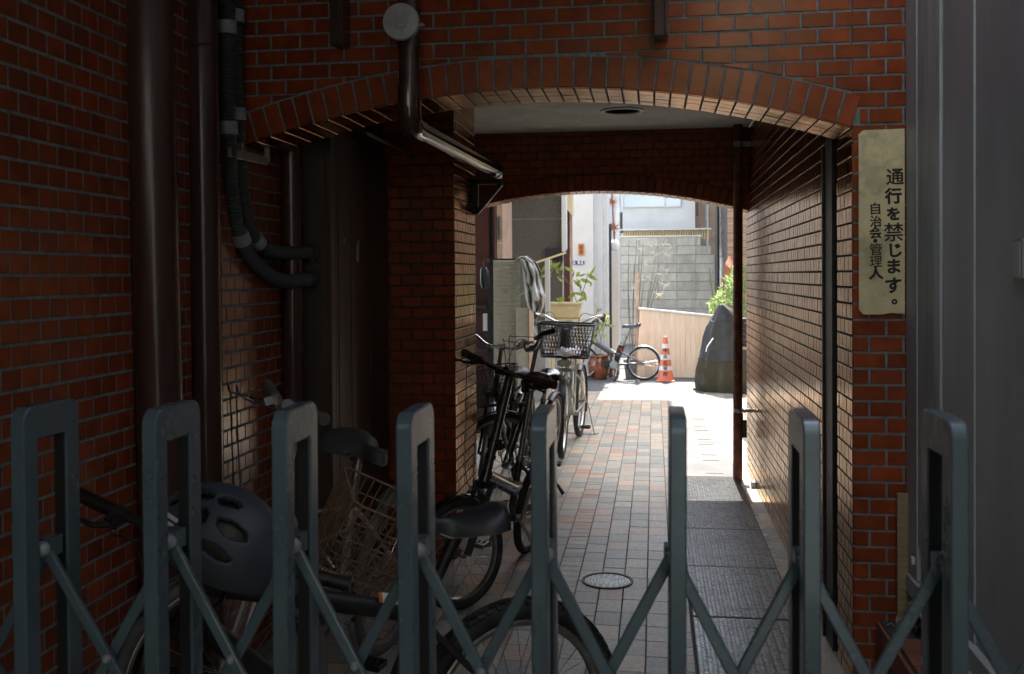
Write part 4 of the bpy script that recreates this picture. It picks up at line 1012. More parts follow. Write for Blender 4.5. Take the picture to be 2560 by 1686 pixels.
# mountain bike close behind the gate
tA, RMA, SA, KA = bike('black mountain bike with a fat knobbly tyre, close behind the gate, carrying a helmet', (-1.245, 2.07), (-.375, 2.64), r=.31, tr=.029, steer=58, style='mtb', fm=M_black, knobs=True, sad=(-.36, .875), sadW=.165,
     sad_m=M_vinyl, barz=.885, bar='flat', barw=.70, bar_m=M_black, fenders=False, stand='side', crank=2.6, sad_tilt=-2, tubeR=.019)
lab = MB(); a_ = KA['stop'].lerp(KA['ht'], .12); b_ = KA['stop'].lerp(KA['ht'], .24)
up = Vector((0, 0, 1))
for nm, m_, f0, f1 in (('frame_label', M_wht, .10, .22), ('frame_stripe', M_amber, .222, .235)):
    a_ = KA['stop'].lerp(KA['ht'], f0); b_ = KA['stop'].lerp(KA['ht'], f1); mb = MB()
    for q0 in range(5):
        pass
    R = []
    for c_ in (a_, b_): R.append([c_ + Vector((-.4 * .0, cos(q) * .0268, sin(q) * .0268)) for q in [-.3 + 1.0 * i / 6 for i in range(7)]] + [c_ + Vector((0, cos(q) * .0255, sin(q) * .0255)) for q in [.7 - 1.0 * i / 6 for i in range(7)]])
    mb.rings(R).build(nm, m_, tA, 0)
# helmet
hp = atY(545, 1350, 2.06)
th = thing('bike_helmet', 'matt dark blue cycling helmet with oval vents hung on the handlebar behind the gate', 'helmet', M=Matrix.Translation(hp) @ Matrix.Rotation(radians(-6), 4, 'Z') @ Matrix.Rotation(radians(16), 4, 'Y') @ Matrix.Scale(1.1, 4))
mb = MB(); NU, NV = 120, 48; V = []; Fc = []
for j in range(NV + 1):
    v = j / NV; ph = v * radians(112)
    for i in range(NU):
        q = 2 * pi * i / NU; rr = sin(ph); z = cos(ph)
        z2 = z if z > 0 else z * (1.1 + .35 * cos(q * 1) * 0 - .35 * (abs(sin(q)) > .55) * 0)
        V.append((.137 * rr * cos(q) * (1 + .03 * cos(2 * q)), .105 * rr * sin(q), .112 * z2 - (.02 * cos(q) if v > .5 else 0) * (v - .5) * 2))
def vent(q, ph):
    q = (q + pi) % (2 * pi) - pi
    for (cq, cp, wq, wp, sk) in ((-1.02, .98, .26, .17, .9), (-1.22, 1.38, .22, .12, 1.3), (-1.75, .95, .22, .2, -.4), (-1.95, 1.36, .2, .12, -.6), (-1.15, .45, .42, .13, .3), (-2.1, .48, .4, .13, -.2), (-2.6, .95, .24, .2, -.4), (1.2, .95, .26, .2, -.3), (1.9, .95, .26, .2, .3), (.45, .95, .24, .2, 0), (1.6, .45, .4, .13, 0)):
        dq = q - cq - sk * (ph - cp); dp = ph - cp
        if (dq / wq) ** 2 + (dp / wp) ** 2 < 1: return True
    return False
for j in range(NV):
    for i in range(NU):
        q = 2 * pi * (i + .5) / NU; ph = (j + .5) / NV * radians(112)
        if vent(q, ph): continue
        if j > NV - 4 and .35 < abs(((q + pi / 2 + pi) % (2 * pi)) - pi) < .0: continue
        Fc.append((j * NU + i, j * NU + (i + 1) % NU, (j + 1) * NU + (i + 1) % NU, (j + 1) * NU + i))
mb.add(V, Fc); ho = mb.build('shell', M_helmet, th, 60)
s_ = ho.modifiers.new('thick', 'SOLIDIFY'); s_.thickness = .016; s_.offset = -1
s_ = ho.modifiers.new('edge', 'SUBSURF'); s_.levels = 1; s_.render_levels = 1
# inner liner, darker
V2 = [(p[0] * .86, p[1] * .86, p[2] * .84 - .002) for p in V]
MB().add(V2, [f for k_, f in enumerate([(j * NU + i, j * NU + (i + 1) % NU, (j + 1) * NU + (i + 1) % NU, (j + 1) * NU + i) for j in range(NV) for i in range(NU)])]).build('liner', M_black, th, 60)
MB().tube(smooth_path([(.02, -.088, -.03), (.0, -.09, -.085), (.01, -.04, -.14), (.02, .04, -.14), (.0, .09, -.085), (.02, .088, -.03)], 6), .005, 6).build('chin_strap', M_black, th)
bw = atY(436, 1302, 1.96)
bd = MB().box((-.026, 0, -.014), (.0, .002, .014)).box((-.018, -.0006, -.007), (-.001, .001, .007))
tmp = MB().box((-.022, -.001, -.016), (.014, .001, -.009)).box((-.022, -.001, .009), (.014, .001, .016)).box((-.022, -.001, -.009), (-.014, .001, .009)).box((-.007, -.001, -.003), (.01, .001, .003))
# small pale mark on the helmet's front
Mi = th.matrix_world.inverted()
q_, p_ = radians(-118), radians(72); e = Vector((.137 * sin(p_) * cos(q_), .105 * sin(p_) * sin(q_), .112 * cos(p_)))
nrm = Vector((e.x / .137 ** 2, e.y / .105 ** 2, e.z / .112 ** 2)).normalized(); tx = Vector((0, 0, 1)).cross(nrm).normalized(); tz = nrm.cross(tx)
xf(tmp, Matrix(((tx.x, -nrm.x, tz.x, e.x + nrm.x * .002), (tx.y, -nrm.y, tz.y, e.y + nrm.y * .002), (tx.z, -nrm.z, tz.z, e.z + nrm.z * .002), (0, 0, 0, 1)))).build('mark', M_wht, th, 0)

# old silver bike with rusty basket
tB, RMB, SB, KB = bike('old dusty silver bicycle with a bent rusty wire basket, leaning by the left wall', (-1.25, 2.70), (-1.075, 3.81), r=.325, tr=.021, lean=-5, steer=-40, style='city', fm=M_silver, rim_m=M_steeld, tyre_m=M_greyrub,
     sad=(-.20, .915), sadW=.25, sad_rot=58, sad_m=M_seat, barz=1.10, bar='flat', bar_roll=-16, barw=.44, bar_m=M_silver, grip_r=.0185, grip_m=M_greyrub, fenders=True, fender_m=M_steeld, stand='rear', crank=1.2,
     basket=dict(w=.33, d=.26, h=.30, z=.53, local=(.15, .15), m=M_rust, nx=11, nz=5, wire=.0026, rim=.0042, yaw=35, tilt=12, roll=-24, taper=.82))

# folding bike
tC, RMC, SC, KC = bike('graphite folding bicycle with small wheels and tall stem, leaning beside the tiled pillar', (-.885, 4.34), (-.69, 5.27), r=.25, tr=.021, lean=-8, steer=-30, style='fold', fm=M_darkframe, rim_m=M_steeld,
     sad=(-.20, .99), sadW=.175, sad_m=M_blackg, barz=1.06, bar_roll=-12, grip_r=.019, bar='flat', barw=.64, bar_m=M_darkframe, grip_m=M_brgrip, fenders=True, fender_m=M_blackg, stand='side', crank=-1.1, tubeR=.0185, pedal_m=M_steeld, bb=(-.12, .28))
# blue sticker on the seat tube
c_ = KC['bbp'] + KC['sdir'] * .14
R = [[c_ + KC['sdir'] * dz + Vector((cos(q) * .0192, sin(q) * .0192, 0)) for q in [-.9 + 2.0 * i / 8 for i in range(9)]] + [c_ + KC['sdir'] * dz + Vector((cos(q) * .0186, sin(q) * .0186, 0)) for q in [1.1 - 2.0 * i / 8 for i in range(9)]] for dz in (-.03, .03)]
so_ = MB().rings(R).build('blue_sticker', M_blue, tC, 0)
R = [[c_ + KC['sdir'] * dz + Vector((cos(q) * .0197, sin(q) * .0197, 0)) for q in [-.7 + 1.6 * i / 8 for i in range(9)]] + [c_ + KC['sdir'] * dz + Vector((cos(q) * .0193, sin(q) * .0193, 0)) for q in [.9 - 1.6 * i / 8 for i in range(9)]] for dz in (-.022, -.008)]
MB().rings(R).build('white_field', M_wht, so_, 0)
# dark blue bike with wire basket
tE, RME, SE, KE = bike('dark blue bicycle with wire front basket, handlebar turned, behind the folding bike', (-.93, 6.02), (-.80, 7.08), r=.325, tr=.019, lean=-8, steer=-58, style='city', fm=M_blueframe, rim_m=M_steeld, sad=(-.2, .84), sadW=.18, sad_m=M_blackg,
     barz=1.04, bar='riser', barw=.54, bar_m=M_steeld, fenders=True, fender_m=M_black, stand='side', crank=.4, basket=dict(w=.32, d=.22, h=.24, z=.70, fw=.2, m=M_iron, nx=11, nz=5, taper=.8, rim=.004))
p_ = KE['RA'] + Vector((-.35, 0, .12)); MB().box(tuple(p_ + Vector((0, -.02, -.02))), tuple(p_ + Vector((.015, .02, .03)))).build('reflector', M_red, tE, 0, bevel=.003)
tH, RMH, SH, KH = bike('black bicycle squeezed in beside the dark blue one, nearest the dark recess', (-1.13, 6.35), (-1.02, 7.36), r=.33, tr=.02, lean=-4, steer=14, style='city', fm=M_black, rim_m=M_steel, sad=(-.2, .82), sadW=.2, sad_m=M_brgrip,
     barz=1.02, bar='city', barw=.5, bar_m=M_steeld, fenders=True, fender_m=M_steeld, stand='rear', crank=.9)
# town bike with black basket
tF, RMF, SF, KF = bike('town bicycle facing the gate, with big black mesh basket and silver handlebar', (-.752, 8.03), (-.695, 9.15), r=.33, tr=.027, lean=-1, steer=4, style='city', fm=M_silver, rim_m=M_steel, sad=(-.22, .84), sadW=.2, barz=1.10, bar='city', barw=.58, fenders=True, fender_m=M_black,
     stand='rear', crank=2.5, basket=dict(w=.46, d=.32, h=.27, z=.835, fw=.17, m=M_black, nx=17, nz=9, diag=True, taper=.82, wire=.0026, rim=.009, badge=True), light=True)
# things in the basket
Mb_ = RMF @ SF
def inb(x, y, z): return Mb_ @ (Vector((KF['hb'].x + .17, 0, .835)) + Vector((x, y, z)))
c_ = inb(0, -.01, .01); t = thing('black_bag', 'black bag standing upright in the town bicycle\'s basket', 'bag', c_)
mb = MB().rings([[Vector((.05 * s_ * cos(q), .075 * s_ * (1 if abs(cos(q)) < .9 else .9) * sin(q), z)) for q in [2 * pi * i / 16 for i in range(16)]] for z, s_ in ((0, .9), (.08, 1.05), (.17, 1.0), (.215, .8), (.22, .5))])
mb.build('bag', M_vinyl, t); MB().tube(smooth_path([(0, -.04, .21), (0, -.03, .245), (0, .03, .245), (0, .04, .21)], 5), .005, 6).build('handle', M_vinyl, t)
c_ = inb(.02, .02, .012); mb = MB(); R = []
for i in range(7):
    th_ = i / 6; R.append([Vector((.11 * cos(q) * (1 - .35 * th_ ** 3), .16 * sin(q) * (1 - .3 * th_ ** 3), .055 * th_ * (1 + .25 * sin(3 * q + 1)) + .006 * sin(5 * q))) * (1 if i else 1) for q in [2 * pi * k_ / 24 for k_ in range(24)]])
o_ = mb.rings(R).build('white_cloth', M_wht, None); o_.location = c_ + Vector((0, 0, .004)); tag(o_, 'crumpled white cloth on the bottom of the town bicycle\'s basket', 'cloth')
# assisted folding bike out in the lane
tG, RMG, SG, KG = bike('silver grey electric folding bicycle in the sun, side-on beside the traffic cone', (-1.03, 14.10), (-.152, 14.05), r=.243, tr=.017, lean=3, steer=8, style='fold', fm=M_greyframe, rim_m=M_silver, sad=(-.27, .80), sadW=.17, sad_m=M_vinyl, barz=.84, bar='flat', barw=.45,
     bar_m=M_greyframe, fenders=True, fender_m=M_silver, stand='side', crank=-1.5, motor=True, tubeR=.026, bb=(-.02, .22), group='bicycles parked along the passage', cables=False)

# ================================================================== THE LANE BEYOND
def wall_box(name, label, cat, lo, hi, m, bevel=0):
    return tag(MB().box(lo, hi).build(name, m, None, 0, bevel=bevel), label, cat)
# white house at the corner, with its two plates
t = thing('white_house', 'white plastered house corner bearing an orange and a blue plate', 'house')
xa, xb, xc, xd = [atY(x, 600, 14.6).x for x in (1424, 1483, 1520, 1549)]
MB().box((-5, 14.6, 0), (xb, 17.5, 6.5)).build('wall', M_white, t, 0)
MB().box((xb + .001, 14.72, 0), (xc - .0, 17.5, 6.5)).build('return_wall', M_white2, t, 0)
MB().box((-1.85, 10.45, 7.0), (.205, 15.78, 7.2)).box((-5, 14.6, 6.51), (xb, 17.5, 6.999)).build('shade_slab', M_white, t, 0)  # unseen slab added to shade the lane; lower box ties it to the house
MB().tube([(xc - .06, 14.69, .2), (xc - .06, 14.69, 5.5)], .012, 10).build('slim_pipe', M_pipeg, t)
MB().box((xc + .005, 14.9, 0), (xc + .035, 15.0, atY(1520, 560, 14.9).z)).build('gap_strip', M_iron, t, 0)
def plate(name, label, x0, y0, x1, y1, m, Y):
    a, b = atY(x0, y1, Y), atY(x1, y0, Y); t = thing(name, label, 'plate', ((a.x + b.x) / 2, Y, (a.z + b.z) / 2))
    w, h = (b.x - a.x) / 2, (b.z - a.z) / 2
    MB().box((-w, -.012, -h), (w, 0, h)).build('panel', m, t, 0, bevel=.002); return t, w, h
t, w, h = plate('name_plate', 'small upright orange name plate on the white house wall', 1446, 610, 1459.5, 638, M_plate1, 14.59)
mb = MB()
for zc in (.032, -.034):
    for i in range(4): mb.box((-.022, -.0135, zc - .022 + i * .013), (.022, -.0118, zc - .017 + i * .013))
    for i in range(3): mb.box((-.02 + i * .018, -.0142, zc - .024), (-.016 + i * .018, -.0125, zc + .024))
k_ = mb.build('lettering', M_ink, t, 0); k_['kind'] = 'stuff'
t, w, h = plate('address_plate', 'small blue address plate reading 8-2 on the white house wall', 1432, 652.5, 1460, 661.5, M_plate2, 14.59)
p = t.location
text_mesh('lettering', '8-2', .062, M_wht, t, Matrix.Translation((p.x + .03, 14.5765, p.z)) @ Matrix.Rotation(pi / 2, 4, 'X'), bold=.002).matrix_parent_inverse = Matrix.Translation(p).inverted()
mb = MB()
for i in range(4): mb.box((-w + .008 + (i % 2) * .016, -.0135, -.018 + (i // 2) * .02), (-w + .021 + (i % 2) * .016, -.0118, -.004 + (i // 2) * .02))
mb.build('small_lettering', M_wht, t, 0)['kind'] = 'stuff'
# narrow white wall with rusty garden stake on it
t = thing('white_pier', 'narrow white pier beside the dark gap, topped by a knobbly white cap', 'pier')
x0, x1 = atY(1525, 700, 15.1).x, atY(1548, 700, 15.1).x; zt = atY(1535, 628, 15.1).z
MB().box((x0, 15.1, 0), (x1, 15.35, zt)).build('pier', M_white, t, 0, bevel=.01)
R = []
for i, (z, s_) in enumerate(((0, 1.0), (.05, 1.12), (.11, 1.05), (.15, .8), (.17, .3))):
    R.append([Vector(((x0 + x1) / 2 + (x1 - x0) / 2 * s_ * cos(q) * (1 + .08 * sin(3 * q + i)), 15.22 + .1 * s_ * sin(q), zt + z + .012 * sin(4 * q + i * 2))) for q in [2 * pi * k_ / 18 for k_ in range(18)]])
MB().rings(R).build('cap', M_white, t, 60)
t = thing('rusty_star_stake', 'rusty metal stake with two spiky stars above the white pier', 'garden ornament')
a, b = atY(1536, 604, 15.2), atY(1529, 470, 15.2)
MB().tube([a, b], .013, 8).build('rod', M_rustl, t)
for (x, y, n, r_) in ((1530, 505, 16, .15), (1534, 570, 18, .155)):
    c = atY(x, y, 15.19); mb = MB()
    for i in range(n):
        q = 2 * pi * i / n + rnd.uniform(-.15, .15); e = rnd.uniform(-.5, .5); d_ = Vector((cos(q) * cos(e), sin(e), sin(q) * cos(e))); l = r_ * rnd.uniform(.65, 1.05)
        s_ = d_.orthogonal().normalized() * .012; u_ = d_.cross(s_)
        mb.add([c + s_, c + u_, c - s_, c - u_, c + d_ * l], [(0, 1, 4), (1, 2, 4), (2, 3, 4), (3, 0, 4)])
    mb.build('star', M_rustl, t, 0)
# grey stucco screen wall, white jamb, maroon door
t = thing('stucco_wall', 'dark grey stucco wall with one level groove, left of the white house', 'wall')
x0, x1 = atY(1256, 550, 11.6).x, atY(1405, 550, 11.6).x; zg = atY(1300, 548, 11.6).z
MB().box((x0 - .5, 11.62, 0), (x1, 11.8, 4)).build('core', M_conc, t, 0)
MB().box((x0 - .5, 11.6, zg + .008), (x1, 11.6198, 4)).build('panel', M_stucco, t, 0, bevel=.002)
MB().box((x0 - .5, 11.6, .9), (x1, 11.6198, zg - .008)).build('panel', M_stucco, t, 0, bevel=.002)
p = atY(1361, 655, 11.5); q = atY(1406, 621, 11.5)
tag(MB().box((p.x, 11.52, p.z), (q.x, 11.598, q.z)).build('black_letter_box', M_black, None, 0, bevel=.004), 'black box fixed low on the grey stucco wall', 'letter box')
t = thing('white_jamb', 'tall pale upright jamb with a rounded foot at the edge of the stucco wall', 'jamb')
a, b = atY(1405.5, 630, 11.55), atY(1416.5, 630, 11.55); w_ = b.x - a.x
P = [(a.x, a.z), (a.x + w_ * .55, a.z + .006), (a.x + w_ * .85, a.z + .02), (b.x, a.z + .045), (b.x, 3.2), (a.x, 3.2)]
MB().prism(P, lambda p: (p[0], 11.5, p[1]), lambda p: (p[0], 11.66, p[1])).build('jamb', M_white2, t, 0)
a, b = atY(1340, 657, 11.45), atY(1415, 632, 11.45)
tag(MB().bar(a, b, .05, .022).build('sloping_rail', M_beige, None, 0, bevel=.003), 'pale sloping rail in front of the maroon door', 'rail')
t = thing('maroon_door', 'dark maroon panelled house door behind the potted plant', 'door')
x0, x1 = atY(1330, 700, 12.3).x, atY(1425, 700, 12.3).x
MB().box((x0, 12.3, 0), (x1, 12.36, 2.5)).build('leaf', M_pdoor, t, 0)
cx0, cx1 = atY(1376, 700, 12.3).x, atY(1398, 700, 12.3).x
for (ya, yb_) in ((686, 724), (730, 770)):
    za, zb_ = atY(1390, yb_, 12.3).z, atY(1390, ya, 12.3).z
    MB().box((cx0, 12.285, za), (cx1, 12.2995, zb_)).build('raised_panel', M_pdoor, t, 0, bevel=.012)
MB().box((x1 + .0, 12.28, 0), (x1 + .03, 12.36, 2.6)).build('frame', M_tan, t, 0)
a = atY(1418, 490, 12.1); b = atY(1432, 540, 12.1)
tag(MB().prism([(a.x, a.z + .3), (a.x, a.z - .17), (b.x, b.z), (b.x, a.z + .3)], lambda p: (p[0], 12.0, p[1]), lambda p: (p[0], 12.25, p[1])).build('awning_end', M_beige, None, 0), 'cream end of an awning above the maroon door', 'awning')
# tan door standing open and the dark red panelling
t = thing('tan_door', 'narrow tan door leaf with long pull and two round locks, standing open', 'door')
x0, x1 = atY(1237, 550, 10.2).x, atY(1256, 550, 10.2).x
MB().box((x0, 10.2, .1), (x1, 10.9, 2.6)).build('leaf', M_tan, t, 0)
for x in (1242, 1249):
    a, b = atY(x, 541, 10.19), atY(x + .8, 600, 10.19); 
    MB().box((a.x - .003, 10.18, b.z), (a.x + .004, 10.199, a.z)).build('pull', M_steel, t, 0)
    c = atY(x + 3.5, 608.5, 10.19); MB().tube([(c.x, 10.18, c.z), (c.x, 10.2, c.z)], .009, 12).build('lock', M_beige, t)
t = thing('red_panelling', 'dark red panelling with a black gap at the left of the way out', 'panelling')
x0, x1, x2 = atY(1150, 550, 9.4).x, atY(1221, 550, 9.4).x, atY(1237, 550, 9.4).x
MB().box((x0 - .3, 9.4, 0), (x1, 9.46, 2.9)).build('panel', M_dred, t, 0); MB().box((x1 + .045, 9.4, 0), (x2, 9.45, 2.9)).build('panel', M_dred, t, 0); MB().box((x0, 9.5, 0), (x2, 9.53, 2.9)).build('backing', M_black, t, 0)
# reed screen cabinet
t = thing('reed_screen', 'tall stand faced with a pale reed blind, beside the parked bicycles', 'screen')
Y = 8.9; x0, x1 = atY(1233, 700, Y).x, atY(1301, 700, Y).x; zt = atY(1260, 650, Y).z
MB().box((x0 - .05, Y + .02, 0), (x0 - .004, Y + .34, zt)).box((x0 - .05, Y + .02, zt - .0), (x1, Y + .34, zt + .012)).box((x1 - .03, Y + .03, 0), (x1, Y + .34, zt)).build('frame', M_black, t, 0)
MB().box((x0, Y + .03, 0), (x1 - .03, Y + .05, zt)).build('board', M_card, t, 0)
mb = MB(); n = 128
for i in range(n):
    z = .08 + (zt - .085) * (i + .5) / n; hh = (zt - .085) / n * .5
    mb.add([(x0 - .001, Y + .012 + rnd.uniform(-.0006, .0006), z - hh * .92), (x1, Y + .012 + rnd.uniform(-.0006, .0006), z - hh * .92), (x1, Y + .006, z), (x0, Y + .006, z), (x0, Y + .012, z + hh * .92), (x1, Y + .012, z + hh * .92)], [(0, 1, 2, 3), (3, 2, 5, 4)])
k_ = mb.build('reeds', M_reed, t, 0); k_['kind'] = 'stuff'
mb = MB()
for f in (.22, .62): mb.tube([(x0 + (x1 - x0) * f, Y + .003, .08), (x0 + (x1 - x0) * f + .004, Y + .003, zt)], .0022, 4)
mb.build('stitching', M_dry, t)['kind'] = 'stuff'
t = thing('low_screen', 'second lower reed blind panel standing right of the tall screen', 'screen')
x2, x3 = atY(1290, 800, Y - .03).x, atY(1320, 800, Y - .03).x; z2 = atY(1300, 770, Y).z
MB().box((x2, Y - .03, 0), (x3, Y - .012, z2)).build('panel', M_reed, t, 0)
MB().box((x3 + .0, Y - .04, 0), (x3 + .012, Y + .3, z2 + .02)).build('side', M_card, t, 0)
a, b = atY(1200, 722, 8.7), atY(1220, 668, 8.7)
t = thing('folded_umbrella', 'folded black umbrella hanging in the dark beside the reed screen', 'umbrella')
MB().rings([[Vector(((a.x + b.x) / 2 + .012 * k_ + s_ * cos(q) * (1 + .18 * sin(5 * q)), 8.7 + s_ * sin(q) * (1 + .18 * sin(5 * q)), b.z - (b.z - a.z) * k_)) for q in [2 * pi * j / 20 for j in range(20)]] for k_, s_ in ((0, .018), (.15, .034), (.75, .042), (.98, .03), (1, .01))]).build('canopy', M_black, t, 40)
MB().tube(bend([((a.x + b.x) / 2, 8.7, b.z - .01), ((a.x + b.x) / 2, 8.7, b.z + .07), ((a.x + b.x) / 2 + .04, 8.7, b.z + .07), ((a.x + b.x) / 2 + .04, 8.7, b.z + .04)], .018, 4), .006, 8).build('handle', M_brgrip, t)
a, b = atY(1150, 1000, 9.0), atY(1219, 650, 9.0)
t = thing('storage_shelf', 'dark shelf of odds and ends between pillar and reed screen', 'shelf')
MB().box((a.x, 9.2, 0), (b.x, 9.23, b.z)).build('back', M_dred, t, 0)
for z in (.35, .8, 1.2): MB().box((a.x, 8.95, z), (b.x, 9.199, z + .02)).build('board', M_door, t, 0)
p = atY(1216, 806, 8.94); tag(MB().box((p.x - .03, 8.93, p.z - .08), (p.x + .012, 8.945, p.z + .08)).build('pale_packet', M_white2, None, 0, bevel=.004), 'slim pale packet standing on the dark shelf by the reed screen', 'packet')
# plastic sheet slung over the screen
L_ = [(1284, 652), (1297, 647), (1304, 656), (1309, 682), (1311, 712), (1314, 742), (1320, 768), (1328, 778)]
R_ = [(1300, 642), (1320, 641), (1340, 655), (1353, 680), (1354, 712), (1363, 744), (1358, 768), (1350, 787)]
mb = MB(); NU, NV = 34, 60; V = []
def pick(A, t):
    f = t * (len(A) - 1); i = min(int(f), len(A) - 2); f -= i; return (A[i][0] * (1 - f) + A[i + 1][0] * f, A[i][1] * (1 - f) + A[i + 1][1] * f)
for j in range(NV + 1):
    tt = j / NV; l, r_ = pick(L_, tt), pick(R_, tt)
    for i in range(NU + 1):
        s_ = i / NU; x, y = l[0] + (r_[0] - l[0]) * s_, l[1] + (r_[1] - l[1]) * s_
        yy = 8.86 - .05 * tt - .05 * sin(pi * s_) + .022 * sin(s_ * 15 + 5 * tt) * (1 - .6 * tt) + .02 * sin(s_ * 24 - 7 * tt + 1)
        yy += .07 * noise.noise(Vector((s_ * 4, tt * 7, 1.7))) * (.3 + tt); lump = math.exp(-((s_ - .62) / .3) ** 2 - ((tt - .72) / .1) ** 2); yy -= .11 * lump * (1 + .6 * noise.noise(Vector((s_ * 11, tt * 17, 4))))
        V.append(atY(x, y, yy + (.25 if tt < .04 else 0)))
mb.add(V, [(j * (NU + 1) + i, j * (NU + 1) + i + 1, (j + 1) * (NU + 1) + i + 1, (j + 1) * (NU + 1) + i) for j in range(NV) for i in range(NU)])
t = thing('plastic_sheet', 'crumpled grey plastic sheet slung over the corner of the reed screen', 'sheet')
o = mb.build('sheet', M_cloth, t, 60); s_ = o.modifiers.new('t', 'SOLIDIFY'); s_.thickness = .004
MB().tube(smooth_path([atY(1297, 741, 8.75), atY(1318, 727, 8.68), atY(1330, 720, 8.66)], 5), .003, 5).tube(smooth_path([atY(1340, 788, 8.72), atY(1334, 812, 8.72), atY(1345, 850, 8.72)], 6), .003, 5).build('cord', M_white, t)
# planter on its stand and the plant in it
t = thing('plant_stand', 'cream trough planter on a beige stand behind the town bicycle', 'planter')
Y = 10.9; x0, x1 = atY(1374, 770, Y).x, atY(1454, 770, Y).x; z0, z1 = atY(1400, 795, Y).z, atY(1400, 757, Y).z
mb = MB(); mb.rings([[(x0 - .0, Y - .12, z1), (x1, Y - .12, z1), (x1, Y + .14, z1), (x0, Y + .14, z1)], [(x0 + .02, Y - .1, z0), (x1 - .02, Y - .1, z0), (x1 - .02, Y + .12, z0), (x0 + .02, Y + .12, z0)]])
mb.build('trough', M_beige, t, 0, bevel=.006); MB().box((x0 - .012, Y - .135, z1 - .02), (x1 + .012, Y + .155, z1 + .004)).build('rim', M_beige, t, 0, bevel=.006)
MB().box((x0, Y - .14, z0 - .03), (x1, Y + .16, z0 - .004)).build('shelf', M_beige, t, 0)
for x in (x0 + .02, x1 - .02): MB().box((x - .018, Y - .12, 0), (x + .018, Y + .14, z0 - .031)).build('leg', M_beige, t, 0)
tag(MB().box((atY(1362, 700, 10.6).x, 10.6, .02), (atY(1374, 700, 10.6).x, 10.66, atY(1365, 648, 10.6).z)).build('white_board', M_white2, None, 0, bevel=.003), 'tall narrow white board standing left of the cream planter', 'board')
leaf_me = MB().add([(0, 0, 0), (.016, .003, .03), (.017, .0, .06), (.0, -.006, .105), (-.017, 0, .06), (-.016, .003, .03), (0, .006, .05)], [(0, 1, 6), (1, 2, 6), (2, 3, 6), (3, 4, 6), (4, 5, 6), (5, 0, 6)]).mesh('leaf', M_leaf, 60)
def leaf(parent, p, s=1.0, ang=None):
    M = Matrix.Translation(p) @ Euler((radians(rnd.uniform(-50, 50)), radians(rnd.uniform(-40, 40)), rnd.uniform(0, 6.28))).to_matrix().to_4x4() @ (Matrix.Rotation(radians(ang if ang is not None else rnd.uniform(40, 150)) * rnd.choice((-1, 1)), 4, 'Y')) @ Matrix.Scale(s, 4)
    link('leaf', leaf_me, parent, M)
t = thing('potted_plant', 'leggy plant with yellow green leaves growing out of the cream trough', 'plant')
for pts in ([(1442, 757), (1432, 727), (1424, 711), (1402, 692), (1385, 672), (1372, 661)], [(1424, 711), (1410, 690), (1405, 665), (1407, 655)], [(1452, 757), (1455, 735), (1462, 715), (1468, 692), (1470, 682)], [(1455, 735), (1448, 712), (1442, 697)], [(1404, 757), (1398, 748), (1390, 745)]):
    k_ = [atY(x, y, Y + rnd.uniform(-.04, .04)) for x, y in pts]; MB().tube(smooth_path(k_, 4), .0045, 6).build('stem', M_stem, t)
for (x, y, s_) in ((1372, 660, 1), (1377, 664, 1), (1384, 669, 1.1), (1388, 664, .9), (1380, 690, 1.2), (1394, 676, 1.1), (1397, 682, .9), (1409, 667, 1.2), (1405, 657, .9), (1392, 690, .8), (1400, 672, .8), (1375, 672, 1),
                   (1440, 693, 1), (1446, 690, .9), (1450, 697, 1), (1455, 722, 1.2), (1448, 720, 1.2), (1458, 728, 1.3), (1468, 686, 1), (1471, 692, 1.1), (1478, 716, 1.2), (1463, 740, 1), (1470, 744, 1), (1436, 678, .8),
                   (1383, 752, 1), (1390, 747, 1), (1397, 750, 1.1), (1405, 743, 1), (1413, 748, 1), (1420, 746, .9), (1402, 755, 1), (1452, 700, 1), (1388, 655, .8)):
    leaf(t, atY(x, y, Y + rnd.uniform(-.08, .06)), s_ * rnd.uniform(1.1, 1.5))
t = thing('lane_plant', 'sparse leafy shoot beside the dark gap, left of the electric bicycle', 'plant')
for pts in ([(1500, 900), (1502, 850), (1512, 815), (1520, 790)], [(1502, 850), (1498, 830), (1490, 800), (1494, 770)]): MB().tube(smooth_path([atY(x, y, 13.6) for x, y in pts], 4), .005, 6).build('stem', M_stem, t)
for (x, y) in ((1518, 796), (1521, 806), (1516, 812), (1524, 800), (1520, 816), (1498, 812), (1494, 818), (1482, 845), (1486, 838), (1513, 820), (1505, 840), (1525, 790), (1492, 780)): leaf(t, atY(x, y, 13.6 + rnd.uniform(-.05, .05)), 1.3)
# pots
def pot(name, label, x, yb_, yt, wpx, prof, m, Y, cat='plant pot'):
    c = atY(x, yb_, Y); zt = atY(x, yt, Y).z; R = wpx / 2 * Y / FPX
    t = thing(name, label, cat, (c.x, Y, 0)); MB().lathe([(r_ * R, z * zt) for r_, z in prof], 36, cap=False).build('pot', m, t, 40)
    MB().lathe([(0, zt * .9), (prof[-2][0] * R * .98, zt * .9)], 30, cap=False).build('soil', M_dryd, t); return t
round_prof = [(0, 0), (.66, 0), (.70, .02), (.9, .25), (1.0, .5), (.98, .68), (.86, .85), (.82, .89), (.98, .93), (1.0, .96), (.97, .99), (.86, 1.0), (.80, .93), (.82, .85), (.8, .6)]
cone_prof = [(0, 0), (.68, 0), (.7, .02), (.94, .84), (1, .85), (1, 1), (.92, 1), (.9, .8), (.85, .6)]
pot('glazed_pot', 'big round brown glazed pot standing in the lane before the electric bicycle', 1497, 946, 887, 57, round_prof, M_pot, 14.25)
pot('terracotta_pot', 'tiny terracotta pot under the electric bicycle\'s crank', 1541, 938, 925, 13, cone_prof, M_step, 14.4)
pot('terracotta_pot', 'tiny terracotta pot half hidden behind the brown glazed pot', 1526, 938, 924, 13, cone_prof, M_step, 14.45)
